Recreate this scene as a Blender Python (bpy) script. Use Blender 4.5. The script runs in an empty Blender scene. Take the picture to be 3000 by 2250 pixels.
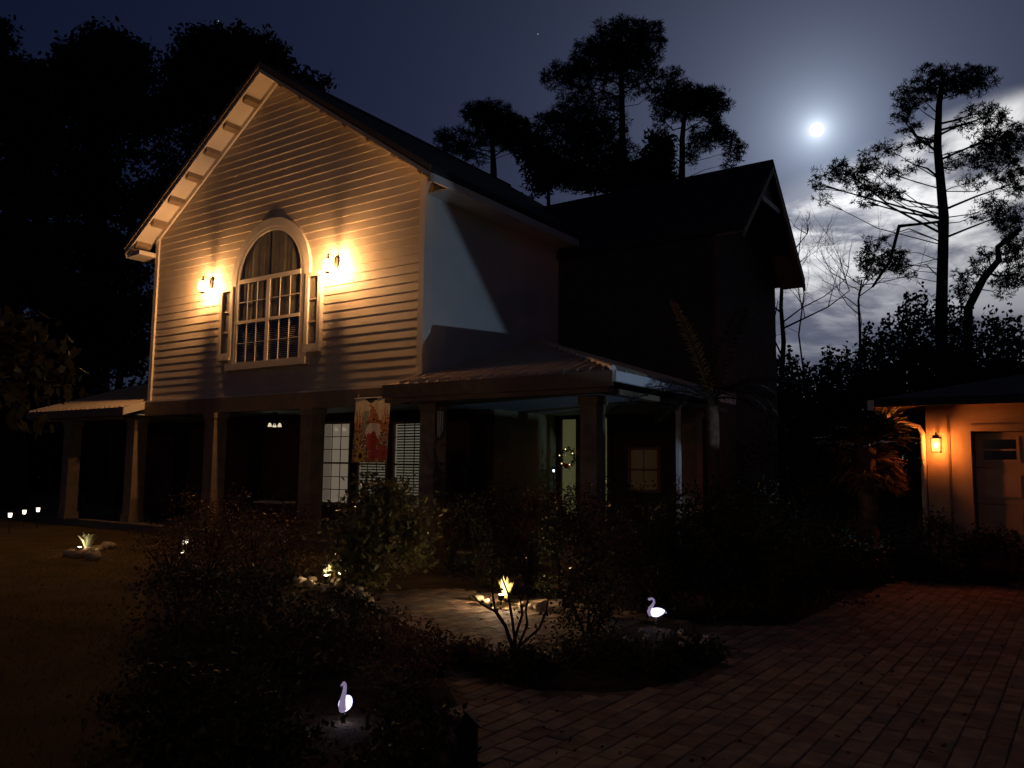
import bpy, math, random
import numpy as np
from mathutils import Vector, Matrix

# ------------------------------------------------------------------ camera
F = 2400.0                                   # focal length in pixels of a 3000 px wide frame
PITCH, ROLL, A = [math.radians(v) for v in (5.82, 0.67, -35.1)]
H = 1.6
scene = bpy.context.scene
col = scene.collection
cp, sp, cr, sr = math.cos(PITCH), math.sin(PITCH), math.cos(ROLL), math.sin(ROLL)
RM = np.array([[cr, -sr, 0], [sr, cr, 0], [0, 0, 1]]) @ np.array([[1, 0, 0], [0, sp, -cp], [0, cp, sp]])
C = np.array([0, 0, H])
cam_d = bpy.data.cameras.new('camera')
cam = bpy.data.objects.new('camera', cam_d)
col.objects.link(cam)
cam_d.sensor_width = 36.0
cam_d.lens = 36.0 * F / 3000.0
cam_d.clip_start = 0.05
cam_d.clip_end = 9000
cam.matrix_world = Matrix(((RM[0][0], -RM[1][0], -RM[2][0], 0), (RM[0][1], -RM[1][1], -RM[2][1], 0),
                           (RM[0][2], -RM[1][2], -RM[2][2], H), (0, 0, 0, 1)))
scene.camera = cam

def ray(x, y):
    return RM.T @ np.array([(x - 1500) / F, (y - 1125) / F, 1.0])
def ground(x, y, z=0.0):
    d = ray(x, y)
    return C + d * ((z - H) / d[2])
def at_depth(x, y, depth):
    d = ray(x, y)
    return C + d * (depth / d[1])
def project(p):
    c = RM @ (np.array(p) - C)
    return (1500 + F * c[0] / c[2], 1125 + F * c[1] / c[2]) if c[2] > .1 else (-9e9, -9e9)

# house frame: X along the gable wall to the right, Y to the back, origin under its front right corner
O = np.array([-1.72, 15.49, 0.0])
UX = np.array([math.cos(A), math.sin(A), 0])
UY = np.array([-math.sin(A), math.cos(A), 0])
def wor(lx, ly, z=0.0):
    return O + lx * UX + ly * UY + np.array([0, 0, z])
def loc(p):
    q = np.array(p) - O
    return np.array([q @ UX, q @ UY, q[2]])
def front(x, y, ly=0.0):
    d = ray(x, y)
    return loc(C + d * (((O + ly * UY - C) @ UY) / (d @ UY)))

MOON = ray(2393, 380)
MOON = MOON / np.linalg.norm(MOON)

# ------------------------------------------------------------------ sky
world = bpy.data.worlds.new('World')
scene.world = world
world.use_nodes = True
nt = world.node_tree
nt.nodes.clear()
def N(t, **kw):
    n = nt.nodes.new(t)
    for k, v in kw.items():
        setattr(n, k, v)
    return n
def LK(a, b):
    nt.links.new(a, b)
def math_n(op, a, b=None):
    n = N('ShaderNodeMath', operation=op)
    for i, v in enumerate((a, b)):
        if v is None:
            continue
        if isinstance(v, (int, float)):
            n.inputs[i].default_value = v
        else:
            LK(v, n.inputs[i])
    return n.outputs[0]
def scaled(c, fac):
    n = N('ShaderNodeVectorMath', operation='SCALE')
    if isinstance(c, tuple):
        n.inputs[0].default_value = c
    else:
        LK(c, n.inputs[0])
    if isinstance(fac, (int, float)):
        n.inputs['Scale'].default_value = fac
    else:
        LK(fac, n.inputs['Scale'])
    return n.outputs[0]
def vadd(a, b):
    n = N('ShaderNodeVectorMath', operation='ADD')
    LK(a, n.inputs[0]); LK(b, n.inputs[1])
    return n.outputs[0]
tc = N('ShaderNodeTexCoord')
sky = N('ShaderNodeTexSky', sky_type='NISHITA')
sky.sun_disc = False
sky.sun_elevation = math.asin(MOON[2])
sky.sun_rotation = math.atan2(MOON[0], MOON[1])
sky.air_density = 1.0
sky.dust_density = 1.0
sky.ozone_density = 3.0
dotn = N('ShaderNodeVectorMath', operation='DOT_PRODUCT')
LK(tc.outputs['Generated'], dotn.inputs[0])
dotn.inputs[1].default_value = tuple(MOON)
ang = math_n('ARCCOSINE', math_n('MINIMUM', dotn.outputs['Value'], 0.99999))
e1 = math_n('EXPONENT', math_n('MULTIPLY', ang, -1 / 0.035))
e2 = math_n('EXPONENT', math_n('MULTIPLY', ang, -1 / 0.14))
e3 = math_n('EXPONENT', math_n('MULTIPLY', ang, -1 / 0.42))
sep = N('ShaderNodeSeparateXYZ')
LK(tc.outputs['Generated'], sep.inputs[0])
# thin high cloud lit by the moon around it
veil = vadd(scaled((0.40, 0.50, 0.62), e1), scaled((0.072, 0.082, 0.100), e2))
veil = vadd(veil, scaled((0.016, 0.019, 0.030), e3))
e0 = math_n('EXPONENT', math_n('MULTIPLY', ang, -1 / 0.009))
veil = vadd(veil, scaled((0.95, 1.0, 1.05), e0))  # tight halo added to soften the moon's edge like lens bloom
# low cloud bank
mp = N('ShaderNodeMapping')
mp.inputs['Scale'].default_value = (3.2, 3.2, 8.5)
mp.inputs['Rotation'].default_value = (0.0, 0.28, 0.0)
LK(tc.outputs['Generated'], mp.inputs[0])
nz = N('ShaderNodeTexNoise')
nz.inputs['Scale'].default_value = 1.5
nz.inputs['Detail'].default_value = 9
nz.inputs['Roughness'].default_value = 0.58
nz.inputs['Distortion'].default_value = 0.5
LK(mp.outputs[0], nz.inputs['Vector'])
nz2 = N('ShaderNodeTexNoise')
nz2.inputs['Scale'].default_value = 0.9
nz2.inputs['Detail'].default_value = 3
LK(mp.outputs[0], nz2.inputs['Vector'])
# bank top: higher towards +X, ragged
top = math_n('ADD', math_n('MULTIPLY', sep.outputs['X'], 0.29), 0.226)
top = math_n('ADD', top, math_n('MULTIPLY', math_n('SUBTRACT', nz2.outputs['Fac'], 0.5), 0.09))
edge = N('ShaderNodeMapRange', interpolation_type='SMOOTHSTEP')
LK(math_n('SUBTRACT', top, sep.outputs['Z']), edge.inputs['Value'])
edge.inputs['From Min'].default_value = -0.012
edge.inputs['From Max'].default_value = 0.02
ramp = N('ShaderNodeMapRange', interpolation_type='SMOOTHSTEP')
LK(nz.outputs['Fac'], ramp.inputs['Value'])
ramp.inputs['From Min'].default_value = 0.42
ramp.inputs['From Max'].default_value = 0.60
ramp.inputs['To Min'].default_value = 0.13
ramp.inputs['To Max'].default_value = 1.0
cm = math_n('MULTIPLY', edge.outputs[0], ramp.outputs[0])
cbright = math_n('ADD', math_n('MULTIPLY', math_n('EXPONENT', math_n('MULTIPLY', ang, -1 / 0.30)), 2.3), 0.010)
low = N('ShaderNodeMapRange', interpolation_type='SMOOTHSTEP')
LK(math_n('ADD', sep.outputs['Z'], math_n('MULTIPLY', math_n('SUBTRACT', nz2.outputs['Fac'], 0.5), 0.16)), low.inputs['Value'])
low.inputs['From Min'].default_value = 0.13
low.inputs['From Max'].default_value = 0.23
low.inputs['To Min'].default_value = 0.22
cbright = math_n('MULTIPLY', math_n('MULTIPLY', cbright, low.outputs[0]), cm)
cloud = scaled((0.61, 0.60, 0.57), cbright)
tint = N('ShaderNodeVectorMath', operation='MULTIPLY')
LK(sky.outputs['Color'], tint.inputs[0])
tint.inputs[1].default_value = (0.0019, 0.0024, 0.0050)
base = tint.outputs[0]
tot = vadd(vadd(base, veil), cloud)
bg = N('ShaderNodeBackground')
LK(tot, bg.inputs['Color'])
bg.inputs['Strength'].default_value = 1.0
wo = N('ShaderNodeOutputWorld')
LK(bg.outputs[0], wo.inputs['Surface'])

vs = scene.view_settings
vs.view_transform = 'Standard'
vs.look = 'None'
vs.exposure = 0.0
vs.gamma = 1.0
vs.use_curve_mapping = False
scene.render.engine = 'CYCLES'
scene.cycles.use_denoising = True
scene.cycles.max_bounces = 6
scene.cycles.transparent_max_bounces = 12
scene.cycles.caustics_reflective = False
scene.cycles.caustics_refractive = False
scene.cycles.sample_clamp_indirect = 4.0

rnd = random.Random(7)
rng = np.random.default_rng(11)

# ------------------------------------------------------------------ materials
MATS = {}
def mat(name, color, rough=0.7, var=0.0, scale=6.0, spec=0.3, bump=0.0, bscale=40.0, emit=None, estr=0.0, metal=0.0, var2=None):
    if name in MATS:
        return MATS[name]
    m = bpy.data.materials.new(name)
    m.use_nodes = True
    t = m.node_tree
    b = t.nodes['Principled BSDF']
    b.inputs['Base Color'].default_value = (*color, 1)
    b.inputs['Roughness'].default_value = rough
    b.inputs['Specular IOR Level'].default_value = spec
    b.inputs['Metallic'].default_value = metal
    if var > 0 or var2 is not None:
        g = t.nodes.new('ShaderNodeNewGeometry')
        n = t.nodes.new('ShaderNodeTexNoise')
        n.inputs['Scale'].default_value = scale
        n.inputs['Detail'].default_value = 5
        t.links.new(g.outputs['Position'], n.inputs['Vector'])
        r = t.nodes.new('ShaderNodeValToRGB')
        lo = var2 if var2 is not None else tuple(c * (1 - var) for c in color)
        hi = color if var2 is not None else tuple(min(1, c * (1 + var)) for c in color)
        r.color_ramp.elements[0].position = 0.33
        r.color_ramp.elements[1].position = 0.68
        r.color_ramp.elements[0].color = (*lo, 1)
        r.color_ramp.elements[1].color = (*hi, 1)
        t.links.new(n.outputs['Fac'], r.inputs[0])
        t.links.new(r.outputs[0], b.inputs['Base Color'])
    if bump > 0:
        g2 = t.nodes.new('ShaderNodeNewGeometry')
        n2 = t.nodes.new('ShaderNodeTexNoise')
        n2.inputs['Scale'].default_value = bscale
        n2.inputs['Detail'].default_value = 6
        t.links.new(g2.outputs['Position'], n2.inputs['Vector'])
        bp = t.nodes.new('ShaderNodeBump')
        bp.inputs['Strength'].default_value = bump
        bp.inputs['Distance'].default_value = 0.02
        t.links.new(n2.outputs['Fac'], bp.inputs['Height'])
        t.links.new(bp.outputs[0], b.inputs['Normal'])
    if emit is not None:
        b.inputs['Emission Color'].default_value = (*emit, 1)
        b.inputs['Emission Strength'].default_value = estr
    MATS[name] = m
    return m

def glass_mat(name, tint=(1, 1, 1), gloss=0.1, emit=None, estr=0.0):
    m = bpy.data.materials.new(name)
    m.use_nodes = True
    t = m.node_tree
    t.nodes.clear()
    o = t.nodes.new('ShaderNodeOutputMaterial')
    tr = t.nodes.new('ShaderNodeBsdfTransparent')
    tr.inputs[0].default_value = (*tint, 1)
    gl = t.nodes.new('ShaderNodeBsdfGlossy')
    gl.inputs['Roughness'].default_value = 0.08
    mx = t.nodes.new('ShaderNodeMixShader')
    mx.inputs[0].default_value = gloss
    t.links.new(tr.outputs[0], mx.inputs[1])
    t.links.new(gl.outputs[0], mx.inputs[2])
    last = mx.outputs[0]
    if emit is not None:
        em = t.nodes.new('ShaderNodeEmission')
        em.inputs[0].default_value = (*emit, 1)
        em.inputs[1].default_value = estr
        ad = t.nodes.new('ShaderNodeAddShader')
        t.links.new(last, ad.inputs[0])
        t.links.new(em.outputs[0], ad.inputs[1])
        last = ad.outputs[0]
    t.links.new(last, o.inputs['Surface'])
    MATS[name] = m
    return m

def leaf_mat(name, c1, c2, rough=0.45, spec=0.4, scale=5.0):
    """leaf colour varies from clump to clump and leaf to leaf; a little light passes through"""
    m = bpy.data.materials.new(name)
    m.use_nodes = True
    t = m.node_tree
    b = t.nodes['Principled BSDF']
    b.inputs['Roughness'].default_value = rough
    b.inputs['Specular IOR Level'].default_value = spec
    g = t.nodes.new('ShaderNodeNewGeometry')
    r = t.nodes.new('ShaderNodeValToRGB')
    r.color_ramp.elements[0].color = (*c1, 1)
    r.color_ramp.elements[1].color = (*c2, 1)
    t.links.new(g.outputs['Random Per Island'], r.inputs[0])
    t.links.new(r.outputs[0], b.inputs['Base Color'])
    tl = t.nodes.new('ShaderNodeBsdfTranslucent')
    t.links.new(r.outputs[0], tl.inputs[0])
    mx = t.nodes.new('ShaderNodeMixShader')
    mx.inputs[0].default_value = 0.25
    out = t.nodes['Material Output']
    t.links.new(b.outputs[0], mx.inputs[1])
    t.links.new(tl.outputs[0], mx.inputs[2])
    t.links.new(mx.outputs[0], out.inputs['Surface'])
    MATS[name] = m
    return m

SIDING = mat('cream_siding_paint', (0.60, 0.52, 0.42), 0.55, 0.07, 2.2, 0.3, 0.12, 60)
TRIM = mat('white_trim_paint', (0.70, 0.64, 0.55), 0.5, 0.05, 3.0, 0.3, 0.06, 50)
WALLW = mat('white_side_wall_paint', (0.62, 0.62, 0.60), 0.6, 0.06, 1.5, 0.3, 0.08, 30)
SHINGLE = mat('dark_asphalt_shingle', (0.048, 0.047, 0.050), 0.9, 0.35, 9.0, 0.2, 0.5, 60)
METALROOF = mat('tan_metal_roof', (0.50, 0.42, 0.33), 0.36, 0.08, 3.0, 0.7)
BROWN = mat('brown_fascia_paint', (0.24, 0.175, 0.12), 0.6, 0.15, 4.0)
COLUMN = mat('weathered_column_paint', (0.27, 0.205, 0.14), 0.65, 0.2, 5.0, 0.3, 0.15, 30)
BRICK = mat('dark_red_brick_wall', (0.09, 0.04, 0.028), 0.85, 0.3, 8.0, 0.2, 0.4, 30)
CEIL = mat('pale_blue_porch_ceiling', (0.34, 0.46, 0.55), 0.6, 0.05, 3.0)
FLOORM = mat('porch_concrete', (0.16, 0.13, 0.11), 0.85, 0.2, 6.0, 0.3, 0.2, 30)
DARKMETAL = mat('dark_bronze_metal', (0.035, 0.027, 0.022), 0.45, 0.2, 20, 0.5, metal=0.6)
BLACKP = mat('black_plastic', (0.012, 0.012, 0.013), 0.45, spec=0.4)
WHITEMETAL = mat('white_enamel_metal', (0.72, 0.72, 0.74), 0.35, 0.03, 6.0, 0.5)
GLASS = glass_mat('window_glass', (0.93, 0.93, 0.92), 0.10)
LANGLASS = glass_mat('lantern_glass', (1, 0.97, 0.9), 0.06, (1.0, 0.62, 0.25), 1.6)
BULB = mat('warm_bulb', (1, 0.9, 0.7), emit=(1.0, 0.66, 0.30), estr=40)
OBULB = mat('orange_bulb', (1, 0.7, 0.3), emit=(1.0, 0.40, 0.08), estr=28)
CURTAIN = mat('curtain_cloth', (0.27, 0.25, 0.17), 0.9, 0.25, 3.0)
BLINDM = mat('window_blind_slat', (0.40, 0.37, 0.32), 0.6)
DARKROOM = mat('dark_room', (0.02, 0.018, 0.016), 0.95)
LITWARM = mat('lit_room_warm', (0.4, 0.35, 0.3), 0.9, emit=(0.95, 0.76, 0.56), estr=0.19)
LITPALE = mat('lit_room_pale', (0.4, 0.38, 0.3), 0.9, emit=(0.86, 0.78, 0.56), estr=0.16)
LITGREEN = mat('lit_hall_green', (0.3, 0.3, 0.2), 0.9, emit=(0.60, 0.60, 0.24), estr=0.11)
AMBERGLOW = mat('amber_pane_glow', (0.3, 0.2, 0.1), 0.9, emit=(0.75, 0.46, 0.18), estr=0.018)  # window reflection put in as a dim glow behind the panes
DOORWOOD = mat('dark_door_wood', (0.055, 0.028, 0.016), 0.5, 0.25, 6.0)
TRUNK = mat('pine_bark', (0.035, 0.024, 0.018), 0.95, 0.4, 6.0, 0.2, 0.6, 12)
STEM = mat('woody_stem', (0.04, 0.03, 0.02), 0.9, 0.3, 10)
PALMTRUNK = mat('palm_bark', (0.16, 0.11, 0.07), 0.95, 0.4, 9.0, 0.2, 0.7, 25)
PINEN = leaf_mat('pine_needles', (0.010, 0.016, 0.009), (0.026, 0.034, 0.016), 0.6, 0.3)
OAKL = leaf_mat('oak_leaves', (0.010, 0.014, 0.008), (0.026, 0.030, 0.014), 0.5, 0.3)
SHRUBL = leaf_mat('dark_shrub_leaves', (0.018, 0.025, 0.011), (0.050, 0.054, 0.024), 0.55, 0.25)
GLOSSL = leaf_mat('glossy_broad_leaves', (0.045, 0.058, 0.022), (0.22, 0.19, 0.085), 0.28, 0.8)
ROSEL = leaf_mat('reddish_rose_leaves', (0.040, 0.030, 0.015), (0.17, 0.085, 0.045), 0.45, 0.4)
YELLOWL = leaf_mat('yellow_green_leaves', (0.06, 0.055, 0.016), (0.16, 0.13, 0.035), 0.45, 0.3)
PALEL = leaf_mat('pale_green_leaves', (0.22, 0.30, 0.18), (0.42, 0.46, 0.34), 0.5, 0.3)
PALML = leaf_mat('palm_leaflets', (0.024, 0.030, 0.012), (0.075, 0.065, 0.026), 0.4, 0.4)
DEADL = leaf_mat('dead_palm_fronds', (0.14, 0.085, 0.035), (0.30, 0.19, 0.08), 0.8, 0.1)
WHITEFL = leaf_mat('white_petals', (0.50, 0.46, 0.42), (0.72, 0.68, 0.64), 0.6, 0.2)
PINKFL = leaf_mat('pink_petals', (0.42, 0.10, 0.10), (0.60, 0.20, 0.18), 0.6, 0.2)
GRASSL = leaf_mat('grass_blades', (0.075, 0.060, 0.022), (0.15, 0.115, 0.045), 0.7, 0.2)
SOIL = mat('soil_ground', (0.050, 0.036, 0.024), 0.95, 0.4, 2.0, 0.1, 0.6, 10)
LAWN = mat('dry_lawn', (0.085, 0.062, 0.022), 0.95, 0.3, 1.4, 0.1, 0.6, 40)
MULCH = mat('bark_mulch', (0.035, 0.024, 0.016), 0.95, 0.5, 14.0, 0.1, 0.9, 45)
SAND = mat('paver_joint_sand', (0.13, 0.095, 0.065), 0.95, 0.3, 12.0, 0.1, 0.3, 60)
PAVE = [mat('paver_tan', (0.31, 0.225, 0.15), 0.85, 0.30, 7.0, 0.25, 0.35, 50),
        mat('paver_rust', (0.225, 0.145, 0.095), 0.85, 0.32, 7.0, 0.25, 0.35, 50),
        mat('paver_grey', (0.20, 0.16, 0.12), 0.85, 0.30, 7.0, 0.25, 0.35, 50)]
STONE = mat('pale_edging_stone', (0.42, 0.35, 0.26), 0.85, 0.3, 14.0, 0.2, 0.5, 30)
STUCCO = mat('garage_stucco', (0.42, 0.33, 0.25), 0.8, 0.08, 3.0, 0.2, 0.25, 70)
GARDOOR = mat('garage_door_paint', (0.36, 0.29, 0.235), 0.55, 0.06, 3.0)

# ------------------------------------------------------------------ mesh helpers
class MB:
    def __init__(self):
        self.v = []; self.f = []
    def quad(self, *p):
        i = len(self.v); self.v += [tuple(q) for q in p]; self.f.append(tuple(range(i, i + len(p)))); return self
    def prism(self, pts, off):
        """polygon pts extruded by the vector off"""
        n = len(pts); i = len(self.v)
        self.v += [tuple(p) for p in pts]
        self.v += [tuple(p[k] + off[k] for k in range(3)) for p in pts]
        self.f.append(tuple(range(i, i + n)))
        self.f.append(tuple(range(i + 2 * n - 1, i + n - 1, -1)))
        for k in range(n):
            k2 = (k + 1) % n
            self.f.append((i + k, i + n + k, i + n + k2, i + k2))
        return self
    def box(self, x0, x1, y0, y1, z0, z1):
        return self.prism([(x0, y0, z0), (x1, y0, z0), (x1, y0, z1), (x0, y0, z1)], (0, y1 - y0, 0))
    def tube(self, path, radii, n=8, cap=True):
        path = [Vector(p) for p in path]
        if isinstance(radii, (int, float)):
            radii = [radii] * len(path)
        i0 = len(self.v); prev = None
        for k, p in enumerate(path):
            d = (path[min(k + 1, len(path) - 1)] - path[max(k - 1, 0)])
            d = d.normalized() if d.length > 1e-9 else Vector((0, 0, 1))
            ref = prev if prev is not None else (Vector((1, 0, 0)) if abs(d.x) < .8 else Vector((0, 1, 0)))
            a = (ref - d * ref.dot(d))
            a = a.normalized() if a.length > 1e-6 else d.orthogonal().normalized()
            prev = a
            b = d.cross(a)
            for j in range(n):
                t = 2 * math.pi * j / n
                self.v.append(tuple(p + (a * math.cos(t) + b * math.sin(t)) * radii[k]))
        for k in range(len(path) - 1):
            for j in range(n):
                j2 = (j + 1) % n
                self.f.append((i0 + k * n + j, i0 + k * n + j2, i0 + (k + 1) * n + j2, i0 + (k + 1) * n + j))
        if cap:
            self.f.append(tuple(i0 + j for j in reversed(range(n))))
            e = i0 + (len(path) - 1) * n
            self.f.append(tuple(e + j for j in range(n)))
        return self
    def lathe(self, prof, c=(0, 0, 0), n=16):
        i0 = len(self.v)
        for r, z in prof:
            for j in range(n):
                t = 2 * math.pi * j / n
                self.v.append((c[0] + r * math.cos(t), c[1] + r * math.sin(t), c[2] + z))
        for k in range(len(prof) - 1):
            for j in range(n):
                j2 = (j + 1) % n
                self.f.append((i0 + k * n + j, i0 + k * n + j2, i0 + (k + 1) * n + j2, i0 + (k + 1) * n + j))
        self.f.append(tuple(i0 + j for j in reversed(range(n))))
        e = i0 + (len(prof) - 1) * n
        self.f.append(tuple(e + j for j in range(n)))
        return self
    def blob(self, c, r, seed=0, rough=0.15, n=10, m=6):
        """uneven rounded lump"""
        q = random.Random(seed); i0 = len(self.v)
        for k in range(m + 1):
            ph = math.pi * (k + .02) / (m + .04)
            for j in range(n):
                t = 2 * math.pi * j / n
                s = 1 + rough * (q.random() - .5) * 2 * math.sin(ph)
                self.v.append((c[0] + r[0] * s * math.sin(ph) * math.cos(t), c[1] + r[1] * s * math.sin(ph) * math.sin(t), c[2] - r[2] * s * math.cos(ph)))
        for k in range(m):
            for j in range(n):
                j2 = (j + 1) % n
                self.f.append((i0 + k * n + j, i0 + k * n + j2, i0 + (k + 1) * n + j2, i0 + (k + 1) * n + j))
        self.f.append(tuple(i0 + j for j in reversed(range(n))))
        e = i0 + m * n
        self.f.append(tuple(e + j for j in range(n)))
        return self
    def mesh(self, name, m, smooth=False):
        me = bpy.data.meshes.new(name)
        me.from_pydata(self.v, [], self.f)
        if m is not None:
            me.materials.append(m)
        if smooth:
            me.polygons.foreach_set('use_smooth', [True] * len(me.polygons))
        me.update()
        return me
    def build(self, name, m, parent=None, smooth=False):
        o = bpy.data.objects.new(name, self.mesh(name, m, smooth))
        col.objects.link(o)
        if parent is not None:
            o.parent = parent
        return o

def tag(o, label=None, cat=None, group=None, kind=None):
    if label: o['label'] = label
    if cat: o['category'] = cat
    if group: o['group'] = group
    if kind: o['kind'] = kind
    return o
def empty(name, p=(0, 0, 0), rz=0.0, label=None, cat=None, group=None):
    o = bpy.data.objects.new(name, None)
    o.empty_display_size = 0.2
    o.location = tuple(float(x) for x in p)
    o.rotation_euler = (0, 0, rz)
    col.objects.link(o)
    return tag(o, label, cat, group)
def copy_tree(o, parent=None):
    c = o.copy()
    col.objects.link(c)
    c.parent = parent
    for ch in list(o.children):
        copy_tree(ch, c)
    return c
def lamp(name, kind, p, energy, color, radius, parent=None):
    d = bpy.data.lights.new(name, kind)
    d.energy = energy
    d.color = color
    d.shadow_soft_size = radius
    o = bpy.data.objects.new(name, d)
    o.location = tuple(float(x) for x in p)
    col.objects.link(o)
    if parent is not None:
        o.parent = parent
    return o

def leaf_object(name, centers, length, width, m, parent=None, up=0.0, dirs=None, stuff=True):
    """one mesh of many separate pointed leaves (rhombus with a raised mid vertex line)"""
    centers = np.asarray(centers, float); n = len(centers)
    if dirs is None:
        a = rng.normal(size=(n, 3)); a[:, 2] += up
    else:
        a = np.asarray(dirs, float)
    a /= np.linalg.norm(a, axis=1, keepdims=True) + 1e-9
    b = np.cross(a, rng.normal(size=(n, 3)))
    b /= np.linalg.norm(b, axis=1, keepdims=True) + 1e-9
    L = (length * rng.uniform(.65, 1.25, n))[:, None]
    W = (width * rng.uniform(.7, 1.2, n))[:, None]
    v = np.stack([centers - a * L * .5, centers + b * W * .5 - a * L * .08, centers + a * L * .5, centers - b * W * .5 - a * L * .08], 1).reshape(-1, 3)
    me = bpy.data.meshes.new(name)
    me.vertices.add(4 * n)
    me.vertices.foreach_set('co', v.astype(np.float32).ravel())
    me.loops.add(4 * n)
    me.loops.foreach_set('vertex_index', np.arange(4 * n, dtype=np.int32))
    me.polygons.add(n)
    me.polygons.foreach_set('loop_start', np.arange(0, 4 * n, 4, dtype=np.int32))
    me.polygons.foreach_set('loop_total', np.full(n, 4, dtype=np.int32))
    me.materials.append(m)
    me.update(calc_edges=True)
    o = bpy.data.objects.new(name, me)
    col.objects.link(o)
    if parent is not None:
        o.parent = parent
    if stuff:
        o['kind'] = 'stuff'
    return o

# ------------------------------------------------------------------ ground
def sheet(name, pts, z, m, kind='structure'):
    mb = MB()
    mb.quad(*[(p[0], p[1], z) for p in pts])
    o = mb.build(name, m)
    if kind: o['kind'] = kind
    return o
sheet('ground', [(-300, -60), (300, -60), (300, 500), (-300, 500)], -0.05, SOIL)

def gp(*pts):
    return [ground(x, y)[:2] for x, y in pts]
lawn_pts = [(-30, 2.2), ground(330, 2700)[:2], ground(420, 2250)[:2], ground(425, 1800)[:2], ground(440, 1650)[:2], tuple(wor(-3, -1.2)[:2]), tuple(wor(-16, -.6)[:2]), (-30, 34)]
sheet('lawn', lawn_pts, -0.012, LAWN)
bed_pts = [ground(330, 2700)[:2], ground(420, 2250)[:2], ground(425, 1800)[:2], ground(440, 1650)[:2], ground(700, 1600)[:2], ground(1060, 1737)[:2],
           ground(1180, 1830)[:2], ground(1320, 1925)[:2], ground(1300, 1985)[:2], ground(1440, 2250)[:2], ground(1600, 2700)[:2]]
sheet('flower_bed', bed_pts, -0.008, MULCH)

drive_px = [(1060, 1737), (1300, 1722), (1500, 1742), (1780, 1772), (2080, 1835), (2300, 1830), (2480, 1760), (2640, 1696), (3400, 1690), (3600, 2900), (1640, 2900), (1440, 2250), (1300, 1985), (1330, 1925), (1180, 1830)]
drive = [ground(x, y)[:2] for x, y in drive_px]
driveway = sheet('driveway', drive, -0.0065, SAND)
def inside(p, poly):
    x, y = p[0], p[1]; r = False; n = len(poly)
    for i in range(n):
        x0, y0 = poly[i]; x1, y1 = poly[(i + 1) % n]
        if (y0 > y) != (y1 > y) and x < (x1 - x0) * (y - y0) / (y1 - y0) + x0:
            r = not r
    return r
isl_px = [(1345, 1945), (1430, 1905), (1600, 1885), (1760, 1850), (1900, 1815), (2030, 1830), (2110, 1880), (2150, 1930), (2080, 1985), (1940, 2020), (1760, 2035), (1560, 2030), (1420, 2000)]
island = [ground(x, y)[:2] for x, y in isl_px]
PW, PL = 0.135, 0.235
dl = [loc((p[0], p[1], 0)) for p in drive]
x0, x1 = min(p[0] for p in dl), max(p[0] for p in dl)
y0, y1 = min(p[1] for p in dl), max(p[1] for p in dl)
pav = []
for i in range(int((x1 - x0) / PW)):
    for j in range(int((y1 - y0) / PL) + 1):
        lx = x0 + (i + .5) * PW
        ly = y0 + (j + .5 * (i % 2)) * PL
        w = wor(lx, ly)
        if not inside(w, drive) or inside(w, island):
            continue
        px = project(w)
        vis = -40 < px[0] < 3040 and px[1] < 2290
        pav.append((vis, float(np.hypot(w[0], w[1])), w))
pav.sort(key=lambda t: (not t[0], t[1]))
def paver_mesh(k):
    q = random.Random(k); mb = MB()
    hw, hl, b = PW / 2 - .002, PL / 2 - .002, .007
    c = [(-hw, -hl), (hw, -hl), (hw, hl), (-hw, hl)]
    bot = [(x + q.uniform(-.002, .002), y + q.uniform(-.002, .002), -.04) for x, y in c]
    mid = [(x, y, -b) for x, y, _ in bot]
    topv = [(x * (1 - b / abs(x)), y * (1 - b / abs(y)), 0) for x, y, _ in bot]
    mb.v = bot + mid + topv
    for s in (0, 4):
        for k2 in range(4):
            j2 = (k2 + 1) % 4
            mb.f.append((s + k2, s + j2, s + 4 + j2, s + 4 + k2))
    mb.f.append((8, 9, 10, 11))
    return mb
pm = [paver_mesh(k).mesh('paver', PAVE[k % 3]) for k in range(6)]
for k, (vis, d, w) in enumerate(pav[:300]):
    o = bpy.data.objects.new('paver', pm[rnd.choice((0, 0, 1, 2, 3, 3, 4, 5))])
    o.location = (w[0], w[1], rnd.uniform(-.002, .003))
    o.rotation_euler = (rnd.gauss(0, .012), rnd.gauss(0, .012), A + rnd.gauss(0, .022))
    col.objects.link(o)
    o.parent = driveway
rest = [MB(), MB(), MB()]
for vis, d, w in pav[300:]:
    k = rnd.choice((0, 0, 1, 2))
    src = paver_mesh(k + 3 * rnd.randint(0, 1))
    mb = rest[k]; i0 = len(mb.v)
    ca, sa = math.cos(A + rnd.gauss(0, .01)), math.sin(A + rnd.gauss(0, .01)); dz = rnd.uniform(-.004, .004)
    mb.v += [(w[0] + ca * x - sa * y, w[1] + sa * x + ca * y, z + dz) for x, y, z in src.v]
    mb.f += [tuple(i + i0 for i in f) for f in src.f]
for k, mb in enumerate(rest):
    o = mb.build('far_pavers', PAVE[k], driveway)
    o['kind'] = 'stuff'

# island bed: a low mound of mulch
def mound(name, pts, hgt, m, rings=5):
    cx = sum(p[0] for p in pts) / len(pts); cy = sum(p[1] for p in pts) / len(pts)
    mb = MB(); n = len(pts); q = random.Random(3)
    for k in range(rings + 1):
        s = 1 - k / (rings + .6)
        for p in pts:
            z = -.02 + hgt * (1 - s * s) ** .7 + (q.uniform(-.015, .015) if 0 < k else 0)
            mb.v.append((cx + (p[0] - cx) * s, cy + (p[1] - cy) * s, z))
    for k in range(rings):
        for j in range(n):
            j2 = (j + 1) % n
            mb.f.append((k * n + j, k * n + j2, (k + 1) * n + j2, (k + 1) * n + j))
    mb.f.append(tuple(rings * n + j for j in range(n)))
    o = mb.build(name, m, smooth=True)
    o['kind'] = 'structure'
    return o
mound('island_bed', island, 0.07, MULCH)

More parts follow.
